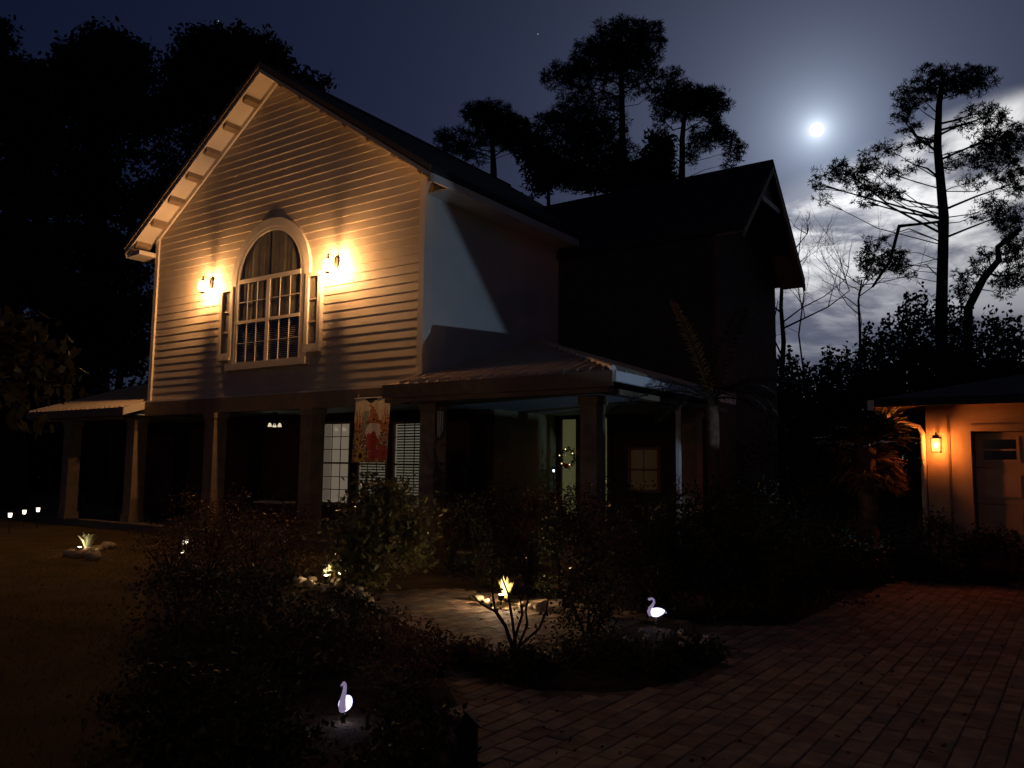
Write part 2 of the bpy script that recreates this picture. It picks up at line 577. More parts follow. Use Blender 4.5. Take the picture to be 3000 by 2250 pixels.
# grass on the lawn
gx = []
lp = [tuple(p) for p in lawn_pts]
while len(gx) < 26000:
    p = (rng.uniform(-11, -1), rng.uniform(2.6, 16) if rng.random() < .6 else rng.uniform(2.6, 9))
    if inside(p, lp):
        gx.append((p[0], p[1], 0.01))
gdir = rng.normal(size=(len(gx), 3)) * .55
gdir[:, 2] = 1
g = leaf_object('grass', gx, 0.040, 0.010, GRASSL, None, dirs=gdir)
tag(g, 'short dry grass covering the open lawn', 'grass', kind='stuff')

# ------------------------------------------------------------------ house
house = empty('house', O, A, 'two storey gabled house with cream lap siding, arched window and wraparound porch', 'house')
RX, RSL, RZ = -4.6, 0.672, 10.45           # gable ridge x, pitch, underside height at the ridge
WL, WR, ZB = -9.16, 0.0, 3.18
def rake_z(lx):
    return RZ - RSL * abs(lx - RX)
# wall core
MB().prism([(WL, .03, ZB - .02), (WR, .03, ZB - .02), (WR, .03, rake_z(WR) + .05), (RX, .03, RZ + .05), (WL, .03, rake_z(WL) + .05)], (0, .15, 0)).build('gable_wall', SIDING, house)
# lap siding boards
EXP = 0.182
z = ZB; k = 0
while z < RZ - .1:
    zt = z + EXP + .012
    def lim(zz):
        d = (RZ - zz) / RSL
        return max(WL + .09, RX - d), min(WR - .09, RX + d)
    a0, a1 = lim(z); b0, b1 = lim(min(zt, RZ - .01))
    jit = rnd.uniform(-.0015, .0015)
    yb, yt = .0055 + jit, .0195
    mb = MB()
    mb.v = [(a0, yb, z), (a1, yb, z), (b1, yt, zt), (b0, yt, zt), (a0, .031, z), (a1, .031, z), (b1, .031, zt), (b0, .031, zt)]
    mb.f = [(0, 1, 2, 3), (7, 6, 5, 4), (4, 5, 1, 0), (5, 6, 2, 1), (6, 7, 3, 2), (7, 4, 0, 3)]
    mb.build('siding_board', SIDING, house)
    z += EXP; k += 1
# corner boards and bottom ledge
MB().box(WL - .03, WL + .10, -.035, .10, ZB - .01, rake_z(WL) + .02).build('corner_board', TRIM, house)
MB().box(WR - .12, WR + .025, -.035, .10, ZB - .01, rake_z(WR) + .02).build('corner_board', TRIM, house)
MB().box(WL - .04, WR + .03, -.06, .03, ZB - .05, ZB - .012).build('bottom_ledge', TRIM, house)

# main roof of the gable: two slabs with a front overhang of half a metre
EO, FO, BACK = 0.62, -0.5, 9.3
for s in (-1, 1):
    xe = RX + s * (RX - WL + EO)
    ze = rake_z(xe)
    t = .16
    MB().prism([(RX, FO - .03, RZ + .06), (xe, FO - .03, ze + .06), (xe, FO - .03, ze + .06 + t), (RX, FO - .03, RZ + .06 + t * 1.0)], (0, BACK - FO, 0)).build('roof_slope', SHINGLE, house)
    # white rake board under the slab edge, brown drip edge over it
    MB().prism([(RX, FO - .02, RZ - .03), (xe, FO - .02, ze - .03), (xe, FO - .02, ze + .058), (RX, FO - .02, RZ + .058)], (0, .03, 0)).build('rake_board', TRIM, house)
    MB().prism([(RX, FO - .055, RZ + .10), (xe, FO - .055, ze + .10), (xe, FO - .055, ze + .215), (RX, FO - .055, RZ + .215)], (0, .022, 0)).build('drip_edge', BROWN, house)
    # soffit panel
    MB().prism([(RX, FO + .012, RZ + .02), (xe, FO + .012, ze + .02), (xe, FO + .012, ze + .055), (RX, FO + .012, RZ + .055)], (0, -FO + .02, 0)).build('soffit', TRIM, house)
    # frieze board against the wall and lookouts
    MB().prism([(RX, -.05, RZ - .11), (xe - s * EO, -.05, rake_z(xe - s * EO) - .11), (xe - s * EO, -.05, rake_z(xe - s * EO) + .015), (RX, -.05, RZ + .015)], (0, .05, 0)).build('frieze_board', TRIM, house)
    for q in range(7):
        cx = RX + s * (.62 + q * .70)
        zz = rake_z(cx)
        w = .055
        zl, zr = rake_z(cx - w), rake_z(cx + w)
        MB().prism([(cx - w, FO + .05, zl - .095), (cx + w, FO + .05, zr - .095), (cx + w, FO + .05, zr + .018), (cx - w, FO + .05, zl + .018)], (0, .40, 0)).build('lookout', COLUMN, house)
    # eave: fascia board, boxed soffit return
    MB().box(xe - .012 if s > 0 else xe - .02, xe + .02 if s > 0 else xe + .012, FO + .03, BACK - .6 if s < 0 else 4.86, ze - .10, ze + .055).build('eave_fascia', TRIM, house)
    MB().box(min(xe, xe - s * .05) - .0, max(xe, xe - s * .05) + .0, FO - .01, FO + .02, ze - .11, ze - .035).build('eave_return', TRIM, house)
    x_in = xe - s * (EO - .01)
    if s < 0: MB().prism([(xe - s * .02, FO + .015, ze - .10), (x_in, FO + .015, ze - .085), (x_in, FO + .015, ze + .02), (xe - s * .02, FO + .015, ze - .0)], (0, .48, 0)).build('eave_soffit_return', TRIM, house)
    MB().box(min(xe - s * .02, x_in), max(xe - s * .02, x_in), .02, 4.86, ze - .09, ze - .07).build('eave_soffit', TRIM, house)
MB().tube([(RX, FO - .03, RZ + .225), (RX, BACK, RZ + .225)], .05, 6).build('ridge_cap', SHINGLE, house)

# right side wall, left side wall, back
MB().box(-.15, .012, .101, 4.9, 2.9, rake_z(0) + .02).build('side_wall', WALLW, house)
MB().box(.0, .024, .0995, .20, 3.0, rake_z(0) - .02).build('corner_board', TRIM, house)
MB().box(WL, WL + .15, .101, 2.199, 2.91, rake_z(WL) + .02).build('side_wall', WALLW, house)
MB().box(WL, WL + .149, 2.2, 9.0, 0.0, rake_z(WL) + .02).build('side_wall', WALLW, house)
MB().prism([(WL, 8.9, 0), (0, 8.9, 0), (0, 8.9, rake_z(0)), (RX, 8.9, RZ), (WL, 8.9, rake_z(WL))], (0, .1, 0)).build('back_wall', WALLW, house)

# rear block with its own cross gable
RY, RR, RS2 = 6.85, 8.62, 0.97
def rz2(ly):
    return RR - RS2 * abs(ly - RY)
GX = 4.0
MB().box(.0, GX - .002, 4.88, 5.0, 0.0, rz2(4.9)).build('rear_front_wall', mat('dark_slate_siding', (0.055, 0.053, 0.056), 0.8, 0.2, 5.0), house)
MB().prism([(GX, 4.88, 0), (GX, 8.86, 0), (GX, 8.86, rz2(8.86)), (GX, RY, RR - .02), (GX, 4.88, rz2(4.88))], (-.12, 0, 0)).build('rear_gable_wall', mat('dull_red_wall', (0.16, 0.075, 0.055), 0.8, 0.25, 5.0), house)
for s in (-1, 1):
    ye = RY + s * (2.08 if s < 0 else 2.42)
    zt = rz2(ye)
    xs = 0.02 if s < 0 else -4.6
    xs = -4.6
    MB().prism([(xs, RY, RR + .02), (xs, ye, zt + .02), (xs, ye, zt + .17), (xs, RY, RR + .19)], (4.64 - xs, 0, 0)).build('rear_roof_slope', SHINGLE, house)
    MB().prism([(4.60, RY, RR - .14), (4.60, ye, zt - .14), (4.60, ye, zt + .018), (4.60, RY, RR + .018)], (.05, 0, 0)).build('rake_board', BROWN, house)
    MB().prism([(GX + .01, RY, RR - .04), (GX + .01, ye, zt - .04), (GX + .01, ye, zt + .0), (GX + .01, RY, RR + .0)], (.58, 0, 0)).build('soffit', BROWN, house)
# little boxed truss in the peak of the rear gable
tri = MB()
tri.prism([(4.5, RY - .62, RR - .95), (4.5, RY + .62, RR - .95), (4.5, RY + .62, RR - .83), (4.5, RY - .62, RR - .83)], (.08, 0, 0))
tri.build('gable_brace', TRIM, house)
MB().prism([(4.47, RY - .5, RR - .84), (4.47, RY + .5, RR - .84), (4.47, RY, RR - .30)], (.03, 0, 0)).build('gable_panel', BROWN, house)

# ---- porch: roof over the right corner
EZ, PS = 3.10, 0.32
EYF, EXR = -0.62, 4.42
def prz(d):
    return EZ + PS * d
pr = empty('porch_roof', (0, 0, 0)); pr.parent = house
t4 = 4.42
hipx, hipy = EXR - t4, EYF + t4
# front slope (from left end to hip) and right slope
MB().prism([(-.02, EYF, EZ), (EXR, EYF, EZ), (.03, hipy + .03, prz(t4 + .0)), (.03, .1, prz(.72)), (-.02, .1, prz(.72))], (0, 0, -.05)).build('metal_slope', METALROOF, pr)
MB().prism([(EXR, EYF + .001, EZ), (EXR, 4.86, EZ), (.03, 4.86, prz(t4 - .03)), (.03, hipy + .03, prz(t4 - .03))], (0, 0, -.05)).build('metal_slope', METALROOF, pr)
MB().prism([(-.40, EYF, EZ - .002), (-.021, EYF, EZ - .002), (-.021, -.07, prz(.55) - .002), (-.40, -.07, prz(.2) - .002)], (0, 0, -.04)).build('flashing', BROWN, pr)
sp_ = .235
xx = .02
while xx < EXR - .05:
    d = min(EXR - xx, hipy - EYF)
    if xx < .06: d = .70
    y1r = EYF + d
    MB().prism([(xx - .02, EYF - .004, EZ + .001), (xx + .02, EYF - .004, EZ + .001), (xx + .012, EYF - .004, EZ + .062), (xx - .012, EYF - .004, EZ + .062)], (0, d, PS * d)).build('rib', METALROOF, pr)
    xx += sp_
yy = EYF + .1
while yy < 4.8:
    d = min(yy - EYF, t4 - .04)
    MB().prism([(EXR + .004, yy - .02, EZ + .001), (EXR + .004, yy + .02, EZ + .001), (EXR + .004, yy + .010, EZ + .042), (EXR + .004, yy - .010, EZ + .042)], (-d, 0, PS * d)).build('rib', METALROOF, pr)
    yy += sp_ * 1.5
MB().tube([(EXR, EYF, EZ + .03), (.04, hipy, prz(t4 - .02) + .03)], .055, 6).build('hip_cap', METALROOF, pr)
# fascia, gutter and beams
MB().box(-.40, EXR + .0, EYF - .03, EYF + .02, EZ - .25, EZ - .004).build('porch_fascia', BROWN, house)
MB().box(EXR - .03, EXR + .045, EYF + .021, 4.6, EZ - .17, EZ - .006).build('gutter', WHITEMETAL, house)
MB().box(-.38, EXR - .10, EYF + .03, EYF + .22, EZ - .33, EZ - .252).build('porch_beam', BROWN, house)
MB().box(WL - .6, -.385, -.09, .14, 2.79, ZB - .053).build('porch_beam', BROWN, house)
MB().box(EXR - .34, EXR - .16, EYF + .221, 4.6, EZ - .33, EZ - .24).build('porch_beam', BROWN, house)
# ceiling
MB().box(WL, -.39, .141, 2.18, 2.86, 2.90).build('porch_ceiling', CEIL, house)
MB().box(-.388, EXR - .36, EYF + .222, 4.86, 2.83, 2.845).build('porch_ceiling', CEIL, house)
# floor slab
MB().box(WL - 4.2, EXR - .1, -.45, 5.2, -.05, .12).build('porch_floor', FLOORM, house)
# columns
def column(lx, ly, w=.175, zt=2.80):
    c = MB().box(lx - w, lx + w, ly - w, ly + w, .12, zt).build('column', COLUMN, house)
    MB().box(lx - w - .03, lx + w + .03, ly - w - .03, ly + w + .03, .121, .30).build('base', COLUMN, c)
    MB().box(lx - w - .03, lx + w + .03, ly - w - .03, ly + w + .03, zt - .14, zt - .004).build('capital', COLUMN, c)
for lx in (-9.66, -6.36, -3.03, .30):
    column(lx, .02, zt=2.788)
column(3.78, -.1, .15, 2.768)
column(3.95, 3.55, .15, 2.768)
column(-12.12, -.36, .16, 2.698)
# downspout on the right side
ds = MB().box(4.165, 4.235, 2.28, 2.36, .35, 2.70).build('downspout', WHITEMETAL, house)
for j in (-1, 0, 1):
    MB().box(4.236, 4.243, 2.315 + j * .024, 2.323 + j * .024, .36, 2.69).build('downspout_rib', WHITEMETAL, ds)
MB().tube([(4.2, 2.32, 2.70), (4.30, 2.32, 2.80), (4.40, 2.32, 2.93)], .035, 6).build('elbow', WHITEMETAL, ds)
MB().tube([(4.2, 2.32, .36), (4.2, 2.30, .26), (4.24, 2.22, .14)], .035, 6).build('elbow', WHITEMETAL, ds)

# left wing porch roof: eave in front of the gable wall plane, ribs running up the slope
lw = empty('left_porch_roof', (0, 0, 0)); lw.parent = house
LE, LZ = -.62, 2.98
MB().prism([(-14.2, LE, LZ), (-9.22, LE, LZ), (-9.22, 2.6, LZ + PS * 3.22), (-14.2, 2.6, LZ + PS * 3.22)], (0, 0, -.05)).build('metal_slope', METALROOF, lw)
x = -14.1
while x < -9.2:
    MB().prism([(x - .02, LE - .004, LZ + .001), (x + .02, LE - .004, LZ + .001), (x + .012, LE - .004, LZ + .055), (x - .012, LE - .004, LZ + .055)], (0, 3.2, PS * 3.2)).build('rib', METALROOF, lw)
    x += .235
MB().box(-14.2, -9.22, LE - .03, LE + .02, LZ - .20, LZ - .006).build('porch_fascia', BROWN, lw)
MB().prism([(-9.218, LE - .02, LZ - .19), (-9.218, -.08, LZ - .02), (-9.218, -.08, LZ + PS * .54), (-9.218, LE - .02, LZ)], (.025, 0, 0)).build('end_board', TRIM, lw)
MB().box(-14.1, WL - .61, LE + .12, LE + .34, 2.70, 2.85).build('porch_beam', BROWN, lw)
MB().box(-14.1, WL - .01, LE + .35, 2.55, 2.80, 2.83).build('porch_ceiling', CEIL, lw)
MB().box(-14.2, WL - .01, 2.61, 2.71, .0, 3.9).build('wing_wall', BRICK, lw)

# ---- ground floor wall
MB().box(WL + .15, 0.0, 2.2, 2.35, 0.0, 3.4).build('ground_floor_wall', BRICK, house)
MB().box(-.15, .0, 2.351, 4.879, 0.0, 2.899).build('ground_floor_wall', mat('door_lit_siding', (0.26, 0.25, 0.14), 0.7, 0.1, 4.0), house)  # olive tone stands for the door's green light on this wall

def sash_window(lx0, lx1, z0, z1, ly, room, rows=3, cols=3, blind=True, tone=None):
    w = empty('window', (0, 0, 0)); w.parent = house
    fr = MB()
    t = .06
    fr.box(lx0 - t, lx0, ly - .06, ly + .0, z0 - t, z1 + t)
    fr.box(lx1, lx1 + t, ly - .06, ly + .0, z0 - t, z1 + t)
    fr.box(lx0, lx1, ly - .06, ly + .0, z1, z1 + t)
    fr.box(lx0, lx1, ly - .075, ly + .0, z0 - t, z0)
    fr.build('frame', BROWN, w)
    zm = (z0 + z1) / 2
    MB().box(lx0, lx1, ly - .05, ly - .012, zm - .022, zm + .022).build('meeting_rail', BROWN, w)
    for a, b in ((z0, zm - .022), (zm + .022, z1)):
        for i in range(1, cols):
            x = lx0 + (lx1 - lx0) * i / cols
            MB().box(x - .009, x + .009, ly - .043, ly - .030, a, b).build('muntin', BROWN, w)
        for i in range(1, rows):
            zz = a + (b - a) * i / rows
            MB().box(lx0, lx1, ly - .0445, ly - .031, zz - .009, zz + .009).build('muntin', BROWN, w)
    MB().box(lx0, lx1, ly - .029, ly - .026, z0, z1).build('pane', GLASS, w)
    MB().box(lx0, lx1, ly - .004, ly - .002, z0, z1).build('glow_sheet', room, w)
    if blind:
        sl = MB(); n = int((z1 - z0) / .062)
        for i in range(n):
            zz = z0 + (i + .5) * (z1 - z0) / n
            sl.prism([(lx0 + .05, ly - .022, zz - .014), (lx0 + .05, ly - .0215, zz - .017), (lx0 + .05, ly - .008, zz + .014), (lx0 + .05, ly - .0085, zz + .017)], (lx1 - lx0 - .06, 0, 0))
        b = sl.build('blind', BLINDM, w)
        b['kind'] = 'stuff'
    return w
lwn = sash_window(-5.05, -4.15, .72, 2.60, 2.2, LITWARM, blind=False)
MB().box(-5.05, -4.80, 2.182, 2.186, .73, 2.59).build('curtain', mat('pale_lit_curtain', (.7, .62, .5), .9, emit=(1, .82, .62), estr=.09), lwn)
sash_window(-3.82, -2.94, .72, 2.56, 2.2, LITPALE)
sash_window(-2.68, -1.78, .72, 2.56, 2.2, LITPALE)
sash_window(1.95, 2.60, 1.15, 2.02, 4.88, AMBERGLOW, 1, 2, False)

# entrance: glazed double door with lit hall behind
dr = empty('door', (0, 0, 0)); dr.parent = house
f = MB()
for x0_, x1_ in ((.06, .16), (.56, .70), (.93, 1.05), (1.38, 1.48)):
    f.box(x0_, x1_, 4.80, 4.878, .13, 2.84)
f.box(.161, .559, 4.805, 4.877, 2.74, 2.83); f.box(1.051, 1.379, 4.805, 4.877, 2.74, 2.83)
f.box(.161, .559, 4.805, 4.877, .13, .42); f.box(1.051, 1.379, 4.805, 4.877, .13, .42)
f.build('frame', DOORWOOD, dr)
MB().box(.70, .93, 4.82, 4.876, .13, 2.83).build('centre_panel', DOORWOOD, dr)
for x0_, x1_ in ((.16, .56), (1.05, 1.38)):
    MB().box(x0_, x1_, 4.845, 4.848, .42, 2.74).build('pane', GLASS, dr)
    MB().box(x0_, x1_, 4.874, 4.876, .42, 2.74).build('glow_sheet', LITGREEN, dr)
MB().tube([(.74, 4.80, 1.05), (.74, 4.77, 1.05), (.74, 4.77, 1.16)], .014, 8).build('handle', DARKMETAL, dr)

# ---- arched window group
aw = empty('arched_window', (0, 0, 0)); aw.parent = house
CX, CZ, R0 = -4.56, 5.80, 1.10
def arch(r, zb, n=28):
    pts = [(CX - r, zb), (CX + r, zb)]
    for i in range(n + 1):
        t = math.pi * i / n
        pts.append((CX + r * math.cos(t), CZ + r * math.sin(t)))
    return pts
def arch_ring(ri, ro, zbi, zbo, ya, yb, n=28):
    """outer minus inner arch outline, as a solid band open at the bottom"""
    mb = MB()
    prof_i = [(CX + ri, zbi)] + [(CX + ri * math.cos(math.pi * i / n), CZ + ri * math.sin(math.pi * i / n)) for i in range(n + 1)] + [(CX - ri, zbi)]
    prof_o = [(CX + ro, zbo)] + [(CX + ro * math.cos(math.pi * i / n), CZ + ro * math.sin(math.pi * i / n)) for i in range(n + 1)] + [(CX - ro, zbo)]
    m_ = len(prof_i)
    for y in (ya, yb):
        mb.v += [(x, y, z) for x, z in prof_i] + [(x, y, z) for x, z in prof_o]
    for k in range(m_ - 1):
        a, b = k, k + 1
        mb.f.append((a, b, m_ + b, m_ + a))
        mb.f.append((2 * m_ + a, 3 * m_ + a, 3 * m_ + b, 2 * m_ + b))
        mb.f.append((a, 2 * m_ + a, 2 * m_ + b, b))
        mb.f.append((m_ + a, m_ + b, 3 * m_ + b, 3 * m_ + a))
    for k in (0, m_ - 1):
        mb.f.append((k, m_ + k, 3 * m_ + k, 2 * m_ + k))
    return mb
ZW = 3.90
arch_ring(R0 + .055, R0 + .25, ZW - .0, ZW - .0, -.066, .03).build('casing', TRIM, aw)
arch_ring(R0 - .03, R0 + .054, ZW - .0, ZW - .0, -.060, .03).build('frame', TRIM, aw)
MB().box(CX - R0 - .27, CX + R0 + .27, -.13, .03, ZW - .16, ZW - .002).build('sill', TRIM, aw)
mb = MB()
mb.prism([(x, -.012, z) for x, z in arch(R0 - .031, ZW)], (0, .008, 0))
mb.build('dark_room', DARKROOM, aw)
# curtains: gathered folds right behind the glass
for side in (-1, 1):
    cb = MB(); n = 44
    xs_ = [CX + side * (.02 + (R0 - .06) * i / n) for i in range(n + 1)]
    for i, x in enumerate(xs_):
        yv = -.022 - .006 * math.sin(i * .42 + side) - .002 * math.sin(i * 1.1)
        ht = CZ + math.sqrt(max(0, (R0 - .04) ** 2 - (x - CX) ** 2))
        cb.v += [(x, yv, ZW + .9 if side < 0 else ZW + .95), (x, yv - .004, ht)]
    for i in range(n):
        cb.f.append((2 * i, 2 * i + 2, 2 * i + 3, 2 * i + 1))
    cb.build('curtain', CURTAIN, aw)
# venetian blind in the lower half
sl = MB()
for i in range(22):
    zz = ZW + .03 + i * .042
    sl.prism([(CX - R0 + .06, -.030, zz), (CX + R0 - .06, -.030, zz), (CX + R0 - .06, -.016, zz + .02), (CX - R0 + .06, -.016, zz + .02)], (0, .001, .001))
b = sl.build('blind', CURTAIN, aw); b['kind'] = 'stuff'
MB().prism([(x, -.046, z) for x, z in arch(R0 - .032, ZW + .001)], (0, .003, 0)).build('pane', GLASS, aw)
MB().box(CX - R0 + .03, CX + R0 - .03, -.074, -.047, CZ - .06, CZ + .04).build('transom', TRIM, aw)
MB().box(CX - .055, CX + .055, -.070, -.047, ZW, CZ - .061).build('mullion', TRIM, aw)
zm = 4.84
for s in (-1, 1):
    xa, xb = (CX - R0 + .03, CX - .056) if s < 0 else (CX + .056, CX + R0 - .03)
    MB().box(xa, xb, -.066, -.047, zm - .035, zm + .035).build('meeting_rail', TRIM, aw)
    for i in (1, 2):
        x = xa + (xb - xa) * i / 3
        for za, zb in ((ZW, zm - .036), (zm + .036, CZ - .061)):
            MB().box(x - .008, x + .008, -.060, -.0465, za, zb).build('muntin', TRIM, aw)
    for za, zb in ((ZW, zm - .036), (zm + .036, CZ - .061)):
        zz = (za + zb) / 2
        MB().box(xa, xb, -.0615, -.0468, zz - .007, zz + .007).build('muntin', TRIM, aw)
# narrow flanking windows
for s in (-1, 1):
    nw = empty('narrow_window', (0, 0, 0)); nw.parent = house
    c = CX + s * 1.50
    x0_, x1_, z0_, z1_ = c - .145, c + .145, 4.16, 5.62
    fr = MB()
    fr.box(x0_ - .095, x0_, -.085, .03, z0_ - .10, z1_ + .10)
    fr.box(x1_, x1_ + .095, -.085, .03, z0_ - .10, z1_ + .10)
    fr.box(x0_, x1_, -.085, .03, z1_, z1_ + .10)
    fr.box(x0_, x1_, -.085, .03, z0_ - .10, z0_)
    fr.build('casing', TRIM, nw)
    MB().box(x0_ - .09, x1_ + .09, -.11, .03, z0_ - .17, z0_ - .102).build('sill', TRIM, nw)
    MB().box(x0_, x1_, -.012, -.005, z0_, z1_).build('dark_room', DARKROOM, nw)
    MB().box(x0_ + .004, x1_ - .004, -.041, -.037, z0_ + .01, z1_ - .01).build('shade', mat('pale_roller_shade', (.40, .36, .27), .9), nw)
    MB().box(x0_, x1_, -.046, -.043, z0_, z1_).build('pane', GLASS, nw)
    for i in (1, 2):
        zz = z0_ + (z1_ - z0_) * i / 3
        MB().box(x0_, x1_, -.060, -.0465, zz - .011, zz + .011).build('muntin', TRIM, nw)

# ------------------------------------------------------------------ wall lanterns
def lantern(lx, zc, label, energy):
    e = empty('wall_lantern', wor(lx, 0, zc), A, label, 'lantern', 'lanterns flanking the arched window')
    # origin: wall plate centre, local -y points away from the wall
    pl = MB()
    pl.prism([(-.045, -.012, -.13), (.045, -.012, -.13), (.06, -.012, -.02), (.06, -.012, .06), (.0, -.012, .13), (-.06, -.012, .06), (-.06, -.012, -.02)], (0, -.03, 0))
    pl.build('wall_plate', DARKMETAL, e)
    MB().tube([(0, -.04, -.03), (0, -.10, .09), (0, -.17, .13), (0, -.24, .10), (0, -.25, .05)], [.016, .014, .013, .012, .012], 8).build('arm', DARKMETAL, e, True)
    cy = -.25
    MB().lathe([(.012, .13), (.020, .10), (.014, .07), (.028, .055), (.042, .035), (.050, .012), (.048, .006)], (0, cy, 0), 14).build('cap', DARKMETAL, e, True)
    MB().lathe([(.046, .010), (.078, -.012), (.098, -.05), (.105, -.12), (.092, -.20), (.066, -.262)], (0, cy, 0), 14).build('glass', LANGLASS, e, True)
    rb = MB()
    for j in range(4):
        t = math.pi / 4 + j * math.pi / 2
        rb.tube([(r * math.cos(t), cy + r * math.sin(t), z) for r, z in ((.052, .008), (.084, -.012), (.105, -.05), (.111, -.12), (.098, -.20), (.070, -.265))], .005, 5)
    rb.build('cage', DARKMETAL, e)
    MB().lathe([(.02, -.30), (.03, -.285), (.068, -.275), (.070, -.262)], (0, cy, 0), 14).build('bottom_finial', DARKMETAL, e, True)
    MB().blob((0, cy, -.13), (.030, .030, .045), 1, 0, 8, 5).build('bulb', BULB, e, True)
    lamp('lantern_light', 'POINT', (0, cy, -.13), energy, (1.0, 0.50, 0.20), .055, e)
    return e
lantern(-6.75, 5.93, 'glowing bronze wall lantern beside the arched window, nearer the left eave', 370)
lantern(-2.43, 5.86, 'glowing bronze wall lantern beside the arched window, nearer the porch corner', 400)

# ------------------------------------------------------------------ banner hanging from the porch beam
BX0, BX1, BZ0, BZ1, BY = -1.60, -.66, 1.66, 2.92, -.14
ban = empty('banner', wor(0, 0, 0), A, 'long printed autumn banner with gnome and flowers hanging under the porch beam', 'banner')
PR = {}
for nme, c in dict(cream=(.80, .70, .48), teal=(.34, .40, .32), orange=(.62, .28, .12), rust=(.42, .11, .035), hat=(.52, .15, .06), brown=(.14, .06, .025), beard=(.82, .76, .66), red=(.46, .06, .06),
                   leaf=(.10, .13, .055), yellow=(.66, .42, .07), dark=(.035, .022, .015), pink=(.50, .22, .20)).items():
    PR[nme] = mat('banner_' + nme, c, 0.8, 0.12, 30)
keys = list(PR)
def print_at(u, v):
    """u across 0..1, v up 0..1"""
    n = math.sin(u * 41 + 3 * math.sin(v * 23)) * math.sin(v * 57 + 2 * math.sin(u * 31))
    if v > .965: return 'dark' if abs(u - .46) < .17 else 'cream'
    if v > .93 and abs(u - .46) < .10 - (.965 - v): return 'dark'
    # sunflowers
    for cx_, cy_, r in ((.24, .10, .155), (.17, .56, .085), (.57, .66, .075), (.90, .60, .075), (.13, .36, .10)):
        d = math.hypot((u - cx_), (v - cy_) * 1.38)
        if d < r * .42: return 'dark' if d < r * .3 else 'brown'
        if d < r * (.82 + .18 * math.cos(11 * math.atan2(v - cy_, u - cx_))): return 'yellow' if r > .09 else 'orange'
    # poppies
    for cx_, cy_, r in ((.55, .33, .19), (.84, .15, .17), (.60, .13, .15)):
        if math.hypot(u - cx_, (v - cy_) * 1.2) < r * (.88 + .12 * math.cos(5 * math.atan2(v - cy_, u - cx_))):
            return 'red' if n < .45 else 'hat'
    # gnome: beard, brim, hat
    if .36 < v < .60:
        w = .20 * math.sin(math.pi * (v - .30) / .36) ** .8
        if abs(u - .56 + (.56 - v) * .08) < w: return 'beard'
    if .585 < v < .655 and abs(u - .57) < .215: return 'rust' if n > -.2 else 'brown'
    if .65 <= v < .905:
        cx_ = .57 - .30 * (v - .65)
        if v > .85: cx_ -= (v - .85) * 1.0
        if abs(u - cx_) < .155 * (1 - (v - .65) / .31): return 'hat' if n > -.35 else 'orange'
    # wheat plumes at both sides
    for cx_, tp in ((.07, .84), (.15, .90), (.23, .80), (.80, .83), (.88, .90), (.95, .82)):
        if .50 < v < tp and abs(u - cx_ - .02 * math.sin(v * 30)) < .045 * (tp - v + .05) / (tp - .45): return 'orange' if n > -.3 else 'rust'
    if v < .47:
        return ('leaf', 'brown', 'pink', 'leaf', 'cream', 'rust')[int((n + 1) * 2.99)]
    if v < .62 and (u < .28 or u > .82): return 'leaf' if n > 0 else 'rust'
    return 'teal' if (.28 < u < .42 and v < .8) else 'cream'
nu, nv = 48, 66
mb = MB()
def by(u, v):
    return BY - .26 * (1 - v) + .010 * math.sin(u * 9 + v * 2) * (1 - v) + .004 * math.sin(u * 21)
for j in range(nv + 1):
    for i in range(nu + 1):
        u, v = i / nu, j / nv
        mb.v.append((BX0 + (BX1 - BX0) * u + .19 * (1 - v), by(u, v), BZ0 + (BZ1 - BZ0) * v))
fm = []
for j in range(nv):
    for i in range(nu):
        a = j * (nu + 1) + i
        mb.f.append((a, a + 1, a + nu + 2, a + nu + 1))
        fm.append(keys.index(print_at((i + .5) / nu, (j + .5) / nv)))
cl = mb.build('cloth', None, ban)
for kx in keys:
    cl.data.materials.append(PR[kx])
cl.data.polygons.foreach_set('material_index', fm)
MB().tube([(BX0 - .04, BY, BZ1 + .012), (BX1 + .04, BY, BZ1 + .012)], .010, 8).build('rod', WHITEMETAL, ban)
for x in (BX0 + .05, BX1 - .05):
    MB().tube([(x, BY, BZ1 + .02), (x, -.10, BZ1 + .10)], .004, 5).build('cord', WHITEMETAL, ban)

# ------------------------------------------------------------------ small things on the porch
ch = empty('porch_chandelier', wor(-5.6, 1.1, 2.86), A, 'small chandelier with three pale glowing shades under the porch ceiling', 'chandelier')
MB().tube([(0, 0, 0), (0, 0, -.30)], .010, 6).build('rod', DARKMETAL, ch)
MB().lathe([(.01, 0), (.06, -.01), (.06, -.03), (.01, -.035)], (0, 0, -.0), 12).build('canopy', DARKMETAL, ch)
SHADE = mat('glowing_shade', (.8, .75, .6), .5, emit=(1.0, .84, .58), estr=.75)
for j in range(3):
    t = 2 * math.pi * j / 3 + .4
    x, y = .13 * math.cos(t), .13 * math.sin(t)
    MB().tube([(0, 0, -.29), (x * .6, y * .6, -.33), (x, y, -.29)], .007, 5).build('arm', DARKMETAL, ch)
    MB().lathe([(.018, .0), (.035, -.03), (.048, -.075), (.050, -.09)], (x, y, -.27), 10).build('shade', SHADE, ch, True)
wc = empty('wind_chime', wor(.74, -.30, 2.62), A, 'thin metal wind chime hanging beside the porch column', 'wind chime')
MB().lathe([(.01, .005), (.06, .0), (.06, -.012), (.01, -.015)], (0, 0, 0), 12).build('top_disc', DOORWOOD, wc)
MB().tube([(0, 0, 0), (0, 0, .06)], .003, 5).build('cord', WHITEMETAL, wc)
for j in range(6):
    t = 2 * math.pi * j / 6
    MB().tube([(.048 * math.cos(t), .048 * math.sin(t), -.014), (.048 * math.cos(t), .048 * math.sin(t), -.36 - .03 * j)], .008, 6).build('chime_tube', WHITEMETAL, wc)
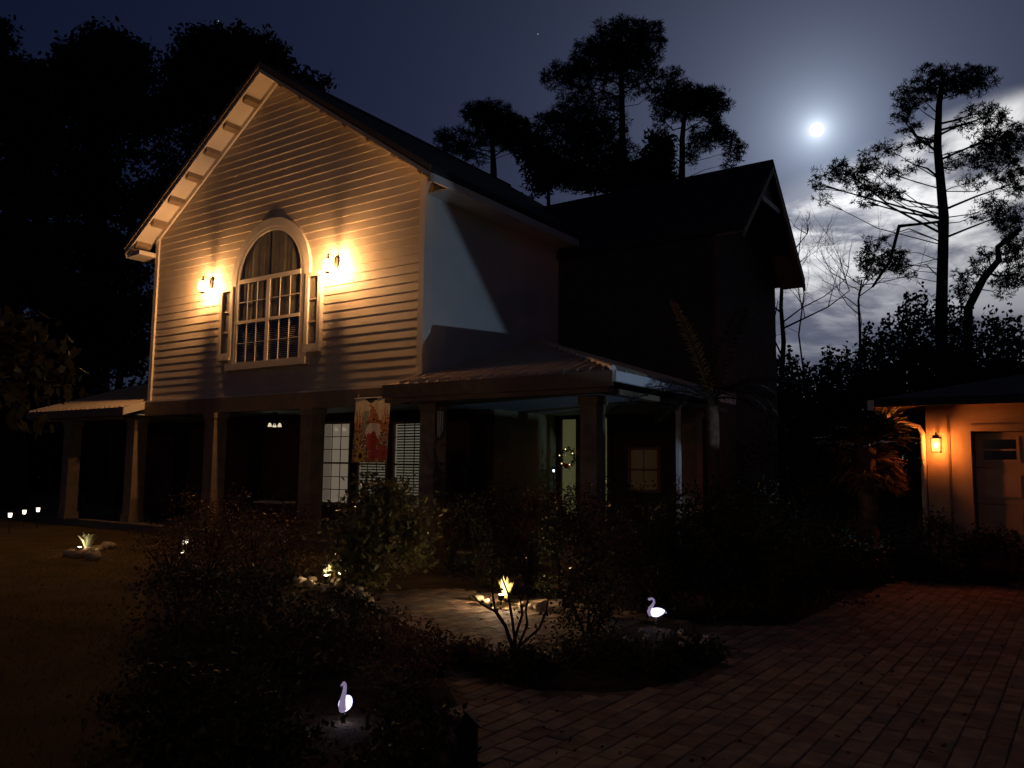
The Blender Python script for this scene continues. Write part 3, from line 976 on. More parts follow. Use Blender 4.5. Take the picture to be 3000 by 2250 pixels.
MB().tube([(.0, .0, -.014), (.0, .0, -.55)], .003, 5).build('clapper_cord', DARKMETAL, wc)
tb = empty('porch_table', wor(-5.25, .9, .12), A, 'low pale topped table standing on the porch between the columns', 'table')
MB().box(-.45, .45, -.25, .25, .60, .635).build('table_top', TRIM, tb)
for sx in (-1, 1):
    for sy in (-1, 1):
        MB().box(sx * .38 - .025, sx * .38 + .025, sy * .19 - .025, sy * .19 + .025, 0, .598).build('leg', DOORWOOD, tb)
pp = empty('potted_plant', wor(-4.98, .9, .755), A, 'small potted plant with yellow green leaves on the porch table', 'potted plant')
MB().lathe([(.055, 0), (.085, .11), (.09, .13), (.075, .13)], (0, 0, 0), 12).build('pot', BRICK, pp, True)
pts = rng.normal(size=(90, 3)) * [.09, .09, .05] + [0, 0, .22]
leaf_object('foliage', pts, .10, .035, YELLOWL, pp, up=.8)
# wreath with fairy lights at the door
wr = empty('door_wreath', wor(.36, 4.76, 1.85), A, 'round leafy wreath with red berries and fairy lights on the lit door glass', 'wreath')
ang_ = np.linspace(0, 2 * math.pi, 260)
pts = np.stack([.19 * np.cos(ang_), np.zeros(260), .19 * np.sin(ang_)], 1) + rng.normal(size=(260, 3)) * [.035, .02, .035]
leaf_object('foliage', pts, .07, .025, SHRUBL, wr)
MB().tube([(.19 * math.cos(t), 0, .19 * math.sin(t)) for t in np.linspace(0, 6.28, 20)], .012, 5).build('ring', STEM, wr)
REDB = mat('red_bow', (.5, .04, .03), .6)
MB().blob((0, -.04, -.20), (.07, .03, .06), 4, .3).build('bow', REDB, wr, True)
FAIRY = mat('fairy_bulb', (1, .9, .6), emit=(1.0, .80, .40), estr=3.0)
for t in (.5, 1.7, 2.9, 4.0, 5.2):
    MB().blob((.19 * math.cos(t), -.05, .19 * math.sin(t)), (.013, .013, .013), 2, 0, 6, 4).build('bulb', FAIRY, wr)
gl = empty('garland', wor(1.22, 4.74, 0), A, 'hanging garland with red ornaments and fairy lights beside the lit door', 'garland')
pts = [(rng.normal(0, .04), rng.normal(0, .02), rng.uniform(.55, 2.35)) for _ in range(420)]
leaf_object('foliage', pts, .08, .022, SHRUBL, gl)
MB().tube([(0, 0, .13), (.015, 0, 1.2), (-.01, 0, 2.4)], .010, 5).build('stem', STEM, gl)
for zz in (.8, 1.05, 1.32, 1.62, 1.9, 2.2):
    MB().blob((rnd.uniform(-.05, .05), -.05, zz), (.013, .013, .013), 2, 0, 6, 4).build('bulb', FAIRY, gl)
for zz in (1.75, 1.2):
    MB().blob((rnd.uniform(-.02, .1), -.06, zz), (.05, .04, .05), 2, .1, 8, 5).build('ornament', REDB, gl, True)

# ------------------------------------------------------------------ garage
G0 = loc(at_depth(2722, 1500, 13.0))
gar = empty('garage', wor(G0[0], G0[1], 0), A, 'stucco garage with recessed panelled door and orange lit corner', 'garage')
GH = 2.66
DX0, DX1, DZ = 0.62, 5.4, 2.24                # door opening
MB().box(0, DX0, 0, .30, -.05, GH).build('wall', STUCCO, gar)
MB().box(DX0, DX1, 0, .30, DZ, GH).build('header_wall', STUCCO, gar)
MB().box(DX1, 6.4, 0, .30, -.05, GH).build('wall', STUCCO, gar)
MB().box(0, .25, .301, 6.5, -.05, GH).build('side_wall', STUCCO, gar)
MB().box(6.15, 6.4, .301, 6.5, -.05, GH).build('side_wall', STUCCO, gar)
MB().box(0, 6.4, 6.501, 6.7, -.05, GH).build('back_wall', STUCCO, gar)
MB().box(DX0 + .0, DX1, -.02, -.001, DZ + .0, DZ + .10).build('door_trim', STUCCO, gar)
MB().box(.30, .335, -.014, -.001, 0, DZ + .25).build('trim_strip', BROWN, gar)
gd = empty('garage_door', (0, 0, 0)); gd.parent = gar
for r_ in range(4):
    z0_ = .02 + r_ * .555
    MB().box(DX0 + .003, DX1 - .003, .25, .29, z0_, z0_ + .545).build('panel', GARDOOR, gd)
    for c_ in range(7):
        xa = DX0 + .10 + c_ * .67
        if r_ < 3:
            MB().box(xa, xa + .52, .235, .249, z0_ + .10, z0_ + .45).build('raised_panel', GARDOOR, gd)
        else:
            wn = MB()
            wn.box(xa, xa + .52, .228, .249, z0_ + .08, z0_ + .12); wn.box(xa, xa + .52, .228, .249, z0_ + .43, z0_ + .47)
            wn.box(xa, xa + .04, .228, .249, z0_ + .121, z0_ + .429); wn.box(xa + .48, xa + .52, .228, .249, z0_ + .121, z0_ + .429)
            wn.box(xa + .041, xa + .479, .230, .248, z0_ + .26, z0_ + .285)
            wo_ = wn.build('window', GARDOOR, gd)
            MB().box(xa + .041, xa + .479, .243, .2485, z0_ + .121, z0_ + .429).build('pane', mat('dark_pane', (.006, .006, .008), .1, spec=.6), wo_)
# hipped roof with gutter
ov = .62
MB().prism([(-ov, -ov, GH), (6.4 + ov, -ov, GH), (6.4 + ov, 6.7 + ov, GH), (-ov, 6.7 + ov, GH)], (0, 0, .05)).build('soffit', mat('garage_soffit_paint', (0.36, 0.27, 0.2), 0.7), gar)
rf = MB()
rz_ = GH + .07
rf.v = [(-ov - .05, -ov - .05, rz_), (6.45 + ov, -ov - .05, rz_), (6.45 + ov, 6.75 + ov, rz_), (-ov - .05, 6.75 + ov, rz_), (3.2, 3.0, rz_ + .95), (3.2, 3.7, rz_ + .95)]
rf.f = [(0, 1, 4), (1, 2, 5, 4), (2, 3, 5), (3, 0, 4, 5), (3, 2, 1, 0)]
rf.build('roof', SHINGLE, gar)
MB().box(-ov - .10, -ov - .001, -ov - .05, 6.7 + ov, GH - .10, GH + .06).build('gutter', TRIM, gar)
MB().box(-ov - .0, 6.4 + ov, -ov - .06, -ov - .001, GH - .05, GH + .06).build('fascia', SHINGLE, gar)
MB().tube([(-ov - .05, -.30, GH - .09), (-.35, -.14, GH - .26), (-.09, -.06, GH - .34), (-.045, -.05, GH - .45), (-.045, -.05, .15)], .042, 8).build('downspout', TRIM, gar, True)

gl_ = empty('garage_lamp', wor(G0[0] + .17, G0[1], 2.02), A, 'square glass coach lamp glowing orange on the garage corner', 'lamp')
GY = -.23
MB().box(-.05, .05, -.02, -.001, -.06, .14).build('wall_plate', DARKMETAL, gl_)
MB().tube([(0, -.02, .10), (0, -.10, .19), (0, GY, .19), (0, GY, .15)], .011, 6).build('arm', DARKMETAL, gl_)
MB().prism([(-.08, GY - .08, .10), (.08, GY - .08, .10), (.08, GY + .08, .10), (-.08, GY + .08, .10)], (0, 0, .012)).build('roof_plate', DARKMETAL, gl_)
MB().prism([(-.045, GY - .045, .113), (.045, GY - .045, .113), (.045, GY + .045, .113), (-.045, GY + .045, .113)], (0, 0, .04)).build('cap', DARKMETAL, gl_)
for sx in (-1, 1):
    for sy in (-1, 1):
        MB().box(sx * .060 - .005, sx * .060 + .005, GY + sy * .060 - .005, GY + sy * .060 + .005, -.095, .099).build('post', DARKMETAL, gl_)
MB().box(-.054, .054, GY - .054, GY + .054, -.094, .098).build('glass', glass_mat('garage_lamp_glass', (1, .9, .75), .05, (1.0, .42, .10), 1.6), gl_)
MB().box(-.068, .068, GY - .068, GY + .068, -.110, -.096).build('base_plate', DARKMETAL, gl_)
MB().blob((0, GY, .0), (.028, .028, .045), 1, 0, 8, 5).build('bulb', OBULB, gl_, True)
lamp('garage_lamp_light', 'POINT', (0, GY, .01), 50, (1.0, 0.255, 0.048), .05, gl_)

# ------------------------------------------------------------------ assumed floodlight by the drive, unseen off to the right, added for cool light
FL = np.array([13.5, -2.5, .80])
fl = empty('assumed_flood_light', wor(*[float(v) for v in (FL[0], FL[1], 0)]), A, 'assumed small cool white floodlight on a black stake with added beam cutting flaps', 'floodlight')
MB().tube([(.08, 0, -.04), (.08, 0, .72)], .016, 8).build('stake', BLACKP, fl)
MB().box(.05, .13, -.09, .09, .72, .88).build('housing', BLACKP, fl)
def flap_pt(a, b, d=.22):
    return (-d, d * a, FL[2] + d * b)
LA = (0.54 - FL[1]) / FL[0], (7.1 - FL[2]) / FL[0]
LB = (2.96 - FL[1]) / FL[0], (4.50 - FL[2]) / FL[0]
dx_, dy_ = LB[0] - LA[0], LB[1] - LA[1]
nrm = np.array([-dy_, dx_]); nrm = nrm / np.linalg.norm(nrm)
if nrm[1] < 0: nrm = -nrm
p1 = np.array(LA) - 4.5 * np.array([dx_, dy_]); p2 = np.array(LB) + 4.0 * np.array([dx_, dy_])
q1, q2 = p1 + nrm * 1.6, p2 + nrm * 1.6
MB().prism([flap_pt(*p) for p in (p1, p2, q2, q1)], (-.006, 0, 0)).build('cut_flap', BLACKP, fl)  # added flap, edge shaped to cast the slanted shadow on the side wall
MB().prism([flap_pt(*p, d=.24) for p in ((-1.4, -.8), (.82, -.8), (.82, -.058), (.49, -.058), (.49, .146), (.262, .146), (.262, .232), (-1.4, .232))], (-.006, 0, 0)).build('side_cut_flap', BLACKP, fl)  # added flap keeping the beam off columns, porch wall and near ground
MB().prism([flap_pt(*p, d=.26) for p in ((.78, -.8), (2.2, -.8), (2.2, 1.2), (.78, 1.2))], (-.006, 0, 0)).build('side_cut_flap', BLACKP, fl)  # added flap keeping the beam off the drive near the garage
MB().tube([(.09, 0, .87), flap_pt(*((q1 + q2) / 2 * .75 + .25 * (p1 + p2) / 2), d=.222)], .008, 6).build('flap_arm', BLACKP, fl)
MB().box(.044, .049, -.07, .07, .74, .86).build('lens', mat('cool_led_lens', (.8, .85, 1), .3, emit=(.75, .86, 1.0), estr=6), fl)
fll = lamp('assumed_flood_lamp', 'SPOT', (0, 0, FL[2]), 640, (0.50, 0.71, 1.0), .002, fl)  # added light, assumed source of the cool patch on the side wall
fll.data.spot_size = math.radians(44)
fll.data.spot_blend = .25
fll.rotation_euler = Vector((-1, .40, .19)).to_track_quat('-Z', 'Y').to_euler()

# ------------------------------------------------------------------ moon and stars
mc = C + MOON * 4000
mo = MB().blob((0, 0, 0), (28, 28, 28), 1, 0, 64, 32).build('moon', mat('moon_light', (1, 1, 1), emit=(1.0, 0.97, 0.92), estr=3.5), smooth=True)
mo.location = tuple(float(v) for v in mc)
tag(mo, 'bright full moon in the night sky above the clouds', 'moon')
STAR = mat('star_light', (1, 1, 1), emit=(.9, .93, 1.0), estr=.55)
for px, py, lb in ((1576, 100, 'tiny faint star high above the dark pine crowns'), (2428, 862, 'tiny star low in the clouds beside the bare branches'), (640, 62, 'tiny faint star above the broad oaks')):
    p = C + ray(px, py) / np.linalg.norm(ray(px, py)) * 3500
    s = MB().blob((0, 0, 0), (1.9, 1.9, 1.9), 1, 0, 8, 5).build('star', STAR)
    s.location = tuple(float(v) for v in p)
    tag(s, lb, 'star')

# ------------------------------------------------------------------ trees behind
def px_tree(name, label, depth, trunk_px, r0, r1, ellipses, nclump, leaf, lsize, lwid, per, spread, limbs, m_leaf, group, seed, flat=0.7, cat='tree', ball=False):
    """trunk along image points on the upright plane at `depth`; crown = clumps of leaves inside lobes that have real depth"""
    q = np.random.default_rng(seed)
    base = at_depth(*trunk_px[0], depth).copy()
    base[2] = -0.05
    e = empty(name, base, 0, label, cat, group)
    tp = [np.array([0, 0, 0.0])] + [at_depth(x, y, depth) + [0, q.normal(0, .15), 0] - base for x, y in trunk_px]
    if tp[1][2] < .3:
        tp.pop(1)
    nrad = [r0 + (r1 - r0) * i / (len(tp) - 1) for i in range(len(tp))]
    MB().tube(tp, nrad, 9).build('trunk', TRUNK, e, True)
    area = np.array([rx * ry * w for _, _, rx, ry, w in ellipses]); area = area / area.sum()
    cl_, lm = [], MB()
    mpp = depth / F
    for (cx_, cy_, rx, ry, w), sh in zip(ellipses, area):
        c0 = at_depth(cx_, cy_, depth) - base
        dep = q.normal(0, .35 * rx * mpp)
        c0[1] += dep
        n = max(3, int(nclump * sh))
        u = q.normal(size=(n, 3)); u /= np.linalg.norm(u, axis=1, keepdims=True)
        r = q.random(n) ** (1 / 2.4)
        gw = 1.5 if ball else 1.0
        pts = c0 + u * r[:, None] * np.array([rx * mpp * gw, max(rx, ry) * mpp * .8, ry * mpp * gw])
        cl_.append(pts)
        if limbs:
            zs = max(.5 * c0[2], c0[2] - (.25 + .3 * q.random()) * abs(c0[0] - tp[-1][0]))
            st = tp[-1]
            for ia in range(len(tp) - 1):
                if tp[ia][2] <= zs <= tp[ia + 1][2]:
                    st = tp[ia] + (tp[ia + 1] - tp[ia]) * ((zs - tp[ia][2]) / max(1e-6, tp[ia + 1][2] - tp[ia][2]))
                    break
            mid = (st + c0) / 2 + np.array([0, 0, q.normal(-.02, .10) * np.linalg.norm(c0 - st)]) + q.normal(0, .15, 3)
            rr = max(.022, r1 * (.62 if q.random() < .3 else .3))
            lm.tube([st, mid, c0], [rr, rr * .75, rr * .35], 5)
            for p in pts[:: max(1, n // limbs)][:limbs]:
                lm.tube([mid * .4 + c0 * .6, (mid * .2 + c0 * .4 + p * .4), p], [rr * .4, rr * .28, .012], 4)
    if limbs:
        lm.build('limbs', TRUNK, e)['kind'] = 'stuff'
    cl_ = np.concatenate(cl_)
    k = len(cl_)
    off = q.normal(size=(k, per, 3)); off /= np.linalg.norm(off, axis=2, keepdims=True)
    if ball:
        rad = spread * q.uniform(.35, 1.0, (k, per, 1)) * q.uniform(.6, 1.3, (k, 1, 1))
        pts = (cl_[:, None, :] + off * rad * [1, 1, flat]).reshape(-1, 3)
        dirs = off.reshape(-1, 3) + q.normal(0, .25, (k * per, 3))
    else:
        rad = spread * q.random((k, per, 1)) ** .6
        pts = (cl_[:, None, :] + off * rad * [1, 1, flat]).reshape(-1, 3)
        dirs = None
    crown = leaf_object('crown', pts, leaf if isinstance(leaf, float) else lsize, lwid, m_leaf, e, dirs=dirs)
    return e

def z5(l, s=.5425, ox=2100, oy=100):
    return [(ox + x * s, oy + y * s, rx * s, ry * s, w) for x, y, rx, ry, w in l]
def z5p(l, s=.5425, ox=2100, oy=100):
    return [(ox + x * s, oy + y * s) for x, y in l]
PG = 'tall pines behind the buildings'
px_tree('pine_tree', 'tall open crowned pine standing alone against the moonlit clouds', 42, z5p([(1225, 2700), (1225, 1500), (1212, 1000), (1205, 600), (1200, 380), (1215, 260)]), .34, .11,
        z5([(1150, 205, 50, 35, 1), (1240, 215, 70, 40, 1.2), (1330, 240, 80, 50, 1.2), (1430, 235, 60, 45, 1), (1090, 300, 75, 50, 1), (1200, 300, 90, 45, 1), (1340, 300, 80, 40, .8),
            (990, 360, 50, 50, .8), (985, 450, 45, 45, .8), (1040, 500, 50, 35, .7), (1060, 385, 50, 40, .5), (1400, 430, 70, 40, .7), (1480, 440, 70, 45, .8), (1560, 510, 90, 50, 1), (1480, 570, 90, 50, .8),
            (1620, 590, 70, 60, 1), (1330, 500, 60, 40, .5), (1085, 580, 50, 35, .7), (1140, 600, 50, 30, .5), (920, 625, 60, 35, .8), (840, 645, 45, 30, .7), (660, 705, 45, 30, .8), (590, 750, 55, 30, .9),
            (720, 745, 60, 40, .8), (810, 730, 60, 40, .8), (930, 755, 60, 35, .7), (545, 815, 35, 30, .5), (690, 790, 70, 30, .6), (800, 830, 80, 35, .8), (900, 850, 80, 35, .8), (560, 890, 40, 25, .5), (820, 900, 50, 30, .5),
            (990, 850, 60, 30, .5), (1330, 690, 90, 45, .8), (1450, 660, 90, 50, .9), (1560, 720, 100, 60, 1), (1620, 800, 70, 60, .8), (1420, 780, 80, 40, .5), (1480, 930, 80, 40, .7), (1580, 960, 80, 50, .9), (1400, 980, 60, 30, .4), (1060, 700, 50, 35, .4)]),
        1500, .25, .25, .042, 22, .27, 6, PINEN, PG, 21, ball=True)
px_tree('pine_tree', 'crooked low pine limb reaching out of the tree line, drooping branch tuft', 40, z5p([(1225, 2650), (1222, 1300), (1190, 1020), (980, 1040), (945, 1220), (830, 1370)]), .16, .06,
        z5([(830, 1120, 35, 30, .6), (880, 1105, 30, 22, .5), (835, 1200, 55, 45, 1), (850, 1265, 60, 40, 1), (930, 1240, 60, 50, 1), (975, 1175, 45, 40, .8), (1020, 1250, 50, 40, .8), (1070, 1310, 25, 20, .3), (780, 1330, 25, 20, .3)]),
        190, .24, .24, .042, 22, .25, 6, PINEN, PG, 22, ball=True)
px_tree('pine_tree', 'leaning forked pine at the edge of the clouds behind the garage', 38, z5p([(1340, 2600), (1360, 1480), (1440, 1320), (1500, 1230), (1520, 1150), (1620, 1060)]), .22, .10,
        z5([(1350, 1310, 60, 40, .7), (1410, 1250, 50, 35, .6), (1480, 1190, 50, 40, .5), (1570, 1190, 60, 50, 1), (1620, 1290, 60, 60, 1), (1560, 1350, 60, 50, .8), (1300, 1400, 60, 40, .6), (1640, 1080, 60, 60, 1), (1600, 1000, 60, 40, .8)]),
        300, .24, .24, .042, 22, .26, 6, PINEN, PG, 23, ball=True)
def z6(l): return z5(l, .4521, 1200, 0)
def z6p(l): return z5p(l, .4521, 1200, 0)
px_tree('pine_tree', 'tallest dense pine rising behind the roof valley', 44, z6p([(1375, 3600), (1378, 1250), (1375, 800), (1372, 450), (1370, 220)]), .27, .08,
        z6([(1330, 190, 90, 60, 1), (1440, 200, 110, 70, 1.2), (1370, 290, 170, 80, 1.5), (1530, 300, 90, 90, 1.2), (1220, 310, 90, 60, 1), (1100, 350, 40, 60, .5), (1180, 240, 30, 30, .4), (1300, 400, 180, 80, 1.4), (1540, 390, 80, 70, .9),
            (960, 500, 85, 65, 1), (1060, 470, 90, 60, .9), (1150, 520, 120, 70, .9), (1060, 560, 70, 40, .6), (1480, 540, 120, 60, .7), (1640, 510, 100, 50, .9), (1710, 480, 40, 30, .5), (1220, 640, 130, 60, .8), (1080, 680, 120, 80, 1),
            (900, 770, 70, 50, .8), (960, 860, 110, 70, 1), (1100, 800, 130, 80, 1.1), (1250, 760, 120, 80, 1), (1220, 900, 160, 90, 1.3), (1020, 980, 150, 80, 1.2), (1300, 1010, 150, 90, 1.2), (1120, 1090, 180, 80, 1.2), (1340, 1120, 130, 80, 1), (1560, 620, 70, 30, .35)]),
        3400, .27, .27, .044, 20, .29, 5, PINEN, PG, 24, ball=True)
px_tree('pine_tree', 'round crowned pine with bare lower trunk beside the rear roof peak', 43, z6p([(1765, 3600), (1765, 1200), (1765, 900), (1775, 740), (1800, 640)]), .22, .07,
        z6([(1760, 600, 130, 60, 1), (1880, 620, 110, 70, 1.1), (1960, 690, 80, 80, 1), (1680, 680, 90, 60, .8), (1830, 700, 120, 50, .7), (1990, 800, 50, 50, .7), (1640, 760, 60, 40, .4), (1950, 870, 100, 45, .8), (2050, 870, 60, 45, .8), (1880, 930, 90, 35, .6), (2110, 970, 55, 50, .8),
            (2060, 1060, 40, 30, .4), (1830, 1010, 50, 50, .4), (1650, 880, 60, 35, .3), (1680, 1000, 40, 40, .25)]),
        1150, .26, .26, .044, 20, .28, 6, PINEN, PG, 25, ball=True)
px_tree('pine_tree', 'flat topped pine leaning over the main roof slope', 43, z6p([(545, 3600), (545, 1130), (540, 1000), (530, 880), (480, 780)]), .22, .07,
        z6([(440, 730, 70, 45, .9), (520, 780, 130, 70, 1.2), (640, 820, 110, 70, 1.1), (760, 870, 90, 60, 1), (560, 870, 130, 60, 1), (700, 930, 120, 45, .8), (340, 850, 50, 30, .6), (230, 890, 60, 35, .8), (290, 930, 70, 35, .7), (350, 980, 80, 40, .7), (210, 950, 40, 30, .4), (430, 1020, 60, 30, .4), (830, 910, 40, 30, .6)]),
        1150, .26, .26, .044, 20, .28, 6, PINEN, PG, 26, ball=True)
px_tree('evergreen_tree', 'dark rounded evergreen right behind the rear ridge', 36, z6p([(1610, 3600), (1610, 1400), (1612, 950)]), .2, .05,
        z6([(1610, 960, 75, 90, 1), (1600, 1080, 110, 110, 1.4), (1480, 1130, 130, 80, 1), (1640, 1180, 90, 70, 1)]), 420, .32, .32, .12, 14, .5, 0, OAKL, None, 27)
px_tree('evergreen_tree', 'low broken tree line filling the roof valley gap', 36, z6p([(900, 3600), (900, 1600), (900, 1050)]), .2, .05,
        z6([(800, 1010, 110, 70, 1), (900, 1090, 150, 70, 1), (1010, 1180, 170, 70, 1), (1180, 1200, 170, 50, 1), (860, 1200, 100, 60, .6), (1350, 1230, 120, 40, .7)]), 420, .32, .32, .11, 12, .5, 0, OAKL, None, 28)
OG = 'broad oaks beyond the left of the house'
def z7(l): return z5(l, .5425, 0, 0)
def z7p(l): return z5p(l, .5425, 0, 0)
px_tree('oak_tree', 'huge dark oak with domed crown left of the gable peak', 34, z7p([(520, 3000), (520, 1500), (540, 900), (550, 500)]), .5, .16,
        z7([(550, 230, 130, 95, 1), (400, 270, 130, 90, 1), (690, 300, 110, 110, 1), (330, 400, 160, 130, 1), (520, 400, 200, 150, 1.2), (700, 450, 160, 150, 1), (300, 620, 200, 170, 1.1), (560, 640, 220, 180, 1.3), (760, 660, 150, 160, .8), (380, 850, 200, 150, .7), (620, 850, 200, 120, .5), (300, 1060, 200, 150, .7), (560, 1100, 200, 150, .8), (780, 1150, 130, 150, .6), (500, 1380, 260, 160, .9), (700, 1400, 160, 160, .8)]),
        1500, .3, .3, .15, 22, .75, 3, OAKL, OG, 31)
px_tree('oak_tree', 'tall dark oak with rounded crown directly behind the gable rake', 36, z7p([(1180, 3000), (1180, 1300), (1200, 800), (1230, 400)]), .5, .15,
        z7([(1110, 240, 130, 90, 1), (1250, 230, 150, 85, 1.1), (1400, 270, 130, 95, 1), (1500, 350, 85, 90, 1), (1000, 330, 130, 90, 1), (1160, 380, 160, 110, .9), (1350, 400, 160, 120, 1), (950, 480, 150, 120, .9), (1130, 560, 170, 120, .8), (900, 660, 150, 100, .6), (1080, 740, 170, 90, .5), (930, 840, 110, 80, .35), (1000, 1000, 150, 120, .6), (860, 1060, 130, 120, .6), (1000, 1250, 200, 140, .8), (1640, 400, 40, 40, .5), (1740, 470, 60, 40, .7), (1560, 450, 70, 60, .6)]),
        1150, .3, .3, .15, 20, .7, 3, OAKL, OG, 32)
px_tree('oak_tree', 'dark oak mass at the far left edge of the yard', 30, z7p([(60, 3000), (60, 1500), (50, 900)]), .45, .15,
        z7([(-20, 200, 70, 120, 1), (60, 400, 160, 120, 1), (180, 480, 140, 110, 1), (0, 620, 180, 160, 1), (170, 760, 180, 180, 1.1), (0, 960, 190, 160, .9), (180, 1080, 160, 120, .4), (60, 1300, 200, 150, .8), (230, 1330, 140, 110, .4), (150, 1530, 200, 130, .8), (350, 1600, 200, 120, .8)]),
        1100, .28, .28, .14, 20, .65, 3, OAKL, OG, 33)
# thinly leaved understorey seen left of the house below the eave
px_tree('oak_tree', 'dark understorey tree between the left eave and the porch wing', 32, z7p([(640, 3000), (640, 2200), (640, 1900)]), .25, .1,
        z7([(560, 1650, 220, 150, 1), (720, 1700, 120, 200, 1), (420, 1800, 220, 150, 1), (620, 1900, 220, 150, 1), (200, 1850, 220, 150, 1), (300, 2050, 250, 150, 1), (60, 2000, 200, 200, 1)]),
        900, .28, .28, .14, 20, .7, 0, OAKL, OG, 34)

# thin bare trees near the rear corner
def bare_tree(label, depth, trunk_px, r0, r1, seed, nb, size):
    q = random.Random(seed)
    base = at_depth(*trunk_px[0], depth); base[2] = -.05
    e = empty('bare_tree', base, 0, label, 'tree', 'bare trees')
    tp = [np.zeros(3)] + [at_depth(x, y, depth) - base for x, y in trunk_px[1:]]
    MB().tube(tp, [r0 + (r1 - r0) * i / (len(tp) - 1) for i in range(len(tp))], 7).build('trunk', TRUNK, e)
    br = MB()
    def grow(p, d, L, r, lev):
        pts = [p]; dd = Vector(d)
        for _ in range(3):
            dd = (dd + Vector((q.gauss(0, .22), q.gauss(0, .22), q.gauss(.06, .15)))).normalized()
            pts.append(pts[-1] + np.array(dd) * L / 3)
        br.tube(pts, [r, r * .8, r * .6, r * .35], 4)
        if lev > 0:
            for _ in range(3):
                k = q.choice((1, 2, 3))
                nd = (dd + Vector((q.gauss(0, .7), q.gauss(0, .6), q.gauss(.15, .5)))).normalized()
                grow(pts[k], nd, L * q.uniform(.5, .75), r * .5, lev - 1)
    for i in range(nb):
        t = q.uniform(.3, 1)
        j = min(len(tp) - 2, int(t * (len(tp) - 1)))
        p = tp[j] + (tp[j + 1] - tp[j]) * q.random()
        s = q.choice((-1, 1))
        grow(p, (s * q.uniform(.3, 1), q.gauss(0, .5), q.uniform(.3, 1)), size * q.uniform(.6, 1.2), r1 * .8, 3)
    br.build('branches', TRUNK, e)
bare_tree('slim bare tree with forked stem right behind the rear house corner', 26, [(2300, 1380), (2288, 1150), (2296, 1000), (2288, 900), (2292, 800), (2305, 700)], .10, .04, 3, 7, 2.0)
bare_tree('slender leafless sapling fading into the clouds below the pine limb', 46, [(2520, 1380), (2520, 980), (2515, 880), (2525, 820)], .10, .04, 5, 9, 3.0)
bare_tree('twiggy leafless tree with fine upper branches near the roof edge', 34, [(2345, 1380), (2362, 1150), (2340, 980), (2356, 860), (2338, 760), (2350, 660)], .045, .015, 9, 8, 1.9)

# ------------------------------------------------------------------ shrubs
def shrub(name, label, p, rx, ry, hgt, nleaf, llen, lwid, m_leaf, seed, nstem=6, group=None, shell=.5, low=.08, clumps=26, cat='shrub', up=.2):
    q = np.random.default_rng(seed)
    e = empty(name, (p[0], p[1], -.03), 0, label, cat, group)
    st = MB()
    cs = []
    for k in range(clumps):
        t = q.uniform(0, 2 * math.pi); zz = q.uniform(low, 1.0)
        rr = math.sqrt(max(0.04, 1 - (2 * zz - .9) ** 2 * .85)) * q.uniform(shell, 1.0)
        cs.append((rx * rr * math.cos(t), ry * rr * math.sin(t), hgt * zz))
    cs = np.array(cs)
    for k in range(nstem):
        c = cs[k % len(cs)]
        st.tube([(c[0] * .08, c[1] * .08, 0), (c[0] * .45, c[1] * .45, c[2] * .55), tuple(c)], [.016, .011, .004], 5)
    st.build('stem', STEM, e)
    idx = q.integers(0, len(cs), nleaf)
    sg = min(rx, ry, hgt) * .26
    pts = cs[idx] + q.normal(size=(nleaf, 3)) * [sg, sg, sg * .8]
    pts[:, 2] = np.clip(pts[:, 2], .03, None)
    leaf_object('foliage', pts, llen, lwid, m_leaf, e, up=up)
    return e
SEED = [100]
def sh(name, label, px, py, rx, hgt, n, llen, lwid, m, group=None, z=0, **kw):
    SEED[0] += 1
    p = ground(px, py)
    return shrub(name, label, p, rx, rx * .85, hgt, n, llen, lwid, m, SEED[0], group=group, **kw)

# glossy shrub under the lit windows
sh('camellia_shrub', 'glossy broad leaved shrub catching lamplight under the lit windows', 1110, 1722, .62, 1.36, 4600, .10, .050, GLOSSL, clumps=60, low=.10, shell=.55)
# rose and flower bed in front of the porch, left part
RG = 'rose bushes in the left flower bed'
for px, py, r_, h_ in ((500, 1700, .55, .75), (610, 1680, .6, .95), (740, 1690, .62, 1.0), (850, 1690, .5, .85), (690, 1605, .6, 1.0), (560, 1610, .6, 1.0), (850, 1600, .55, .9)):
    sh('rose_bush', 'leggy reddish leaved rose bush in the bed before the left porch', px, py, r_, h_, 1300, .05, .028, ROSEL, RG, nstem=9)
BG = 'dark bushes filling the front flower bed'
for px, py, r_, h_ in ((520, 1830, .5, .55), (660, 1830, .5, .6), (800, 1850, .5, .6), (560, 1990, .45, .5), (720, 2000, .45, .55), (880, 1960, .42, .5), (640, 2180, .42, .45), (690, 2280, .38, .42), (1190, 2260, .30, .36), (480, 2150, .34, .42)):
    sh('dark_bush', 'low dark leafy bush in the unlit bed around the near swan' if py > 1940 else 'knee high dark bush in the bed between the roses and the near swan', px, py, r_, h_, 1300, .05, .028, SHRUBL, BG)
sh('low_bush', 'rounded dark bush beside the lit paver path and stones', 1010, 1870, .30, .42, 1100, .035, .024, SHRUBL)
FG = 'reddish bushes edging the paver path'
for px, py, r_, h_ in ((1130, 1900, .28, .34), (1230, 1935, .25, .30), (1180, 2010, .26, .33), (1330, 1950, .22, .20), (1400, 1950, .2, .18)):
    sh('rust_bush', 'low rust coloured leafy bush along the paver path edge', px, py, r_, h_, 800, .038, .024, ROSEL, FG)
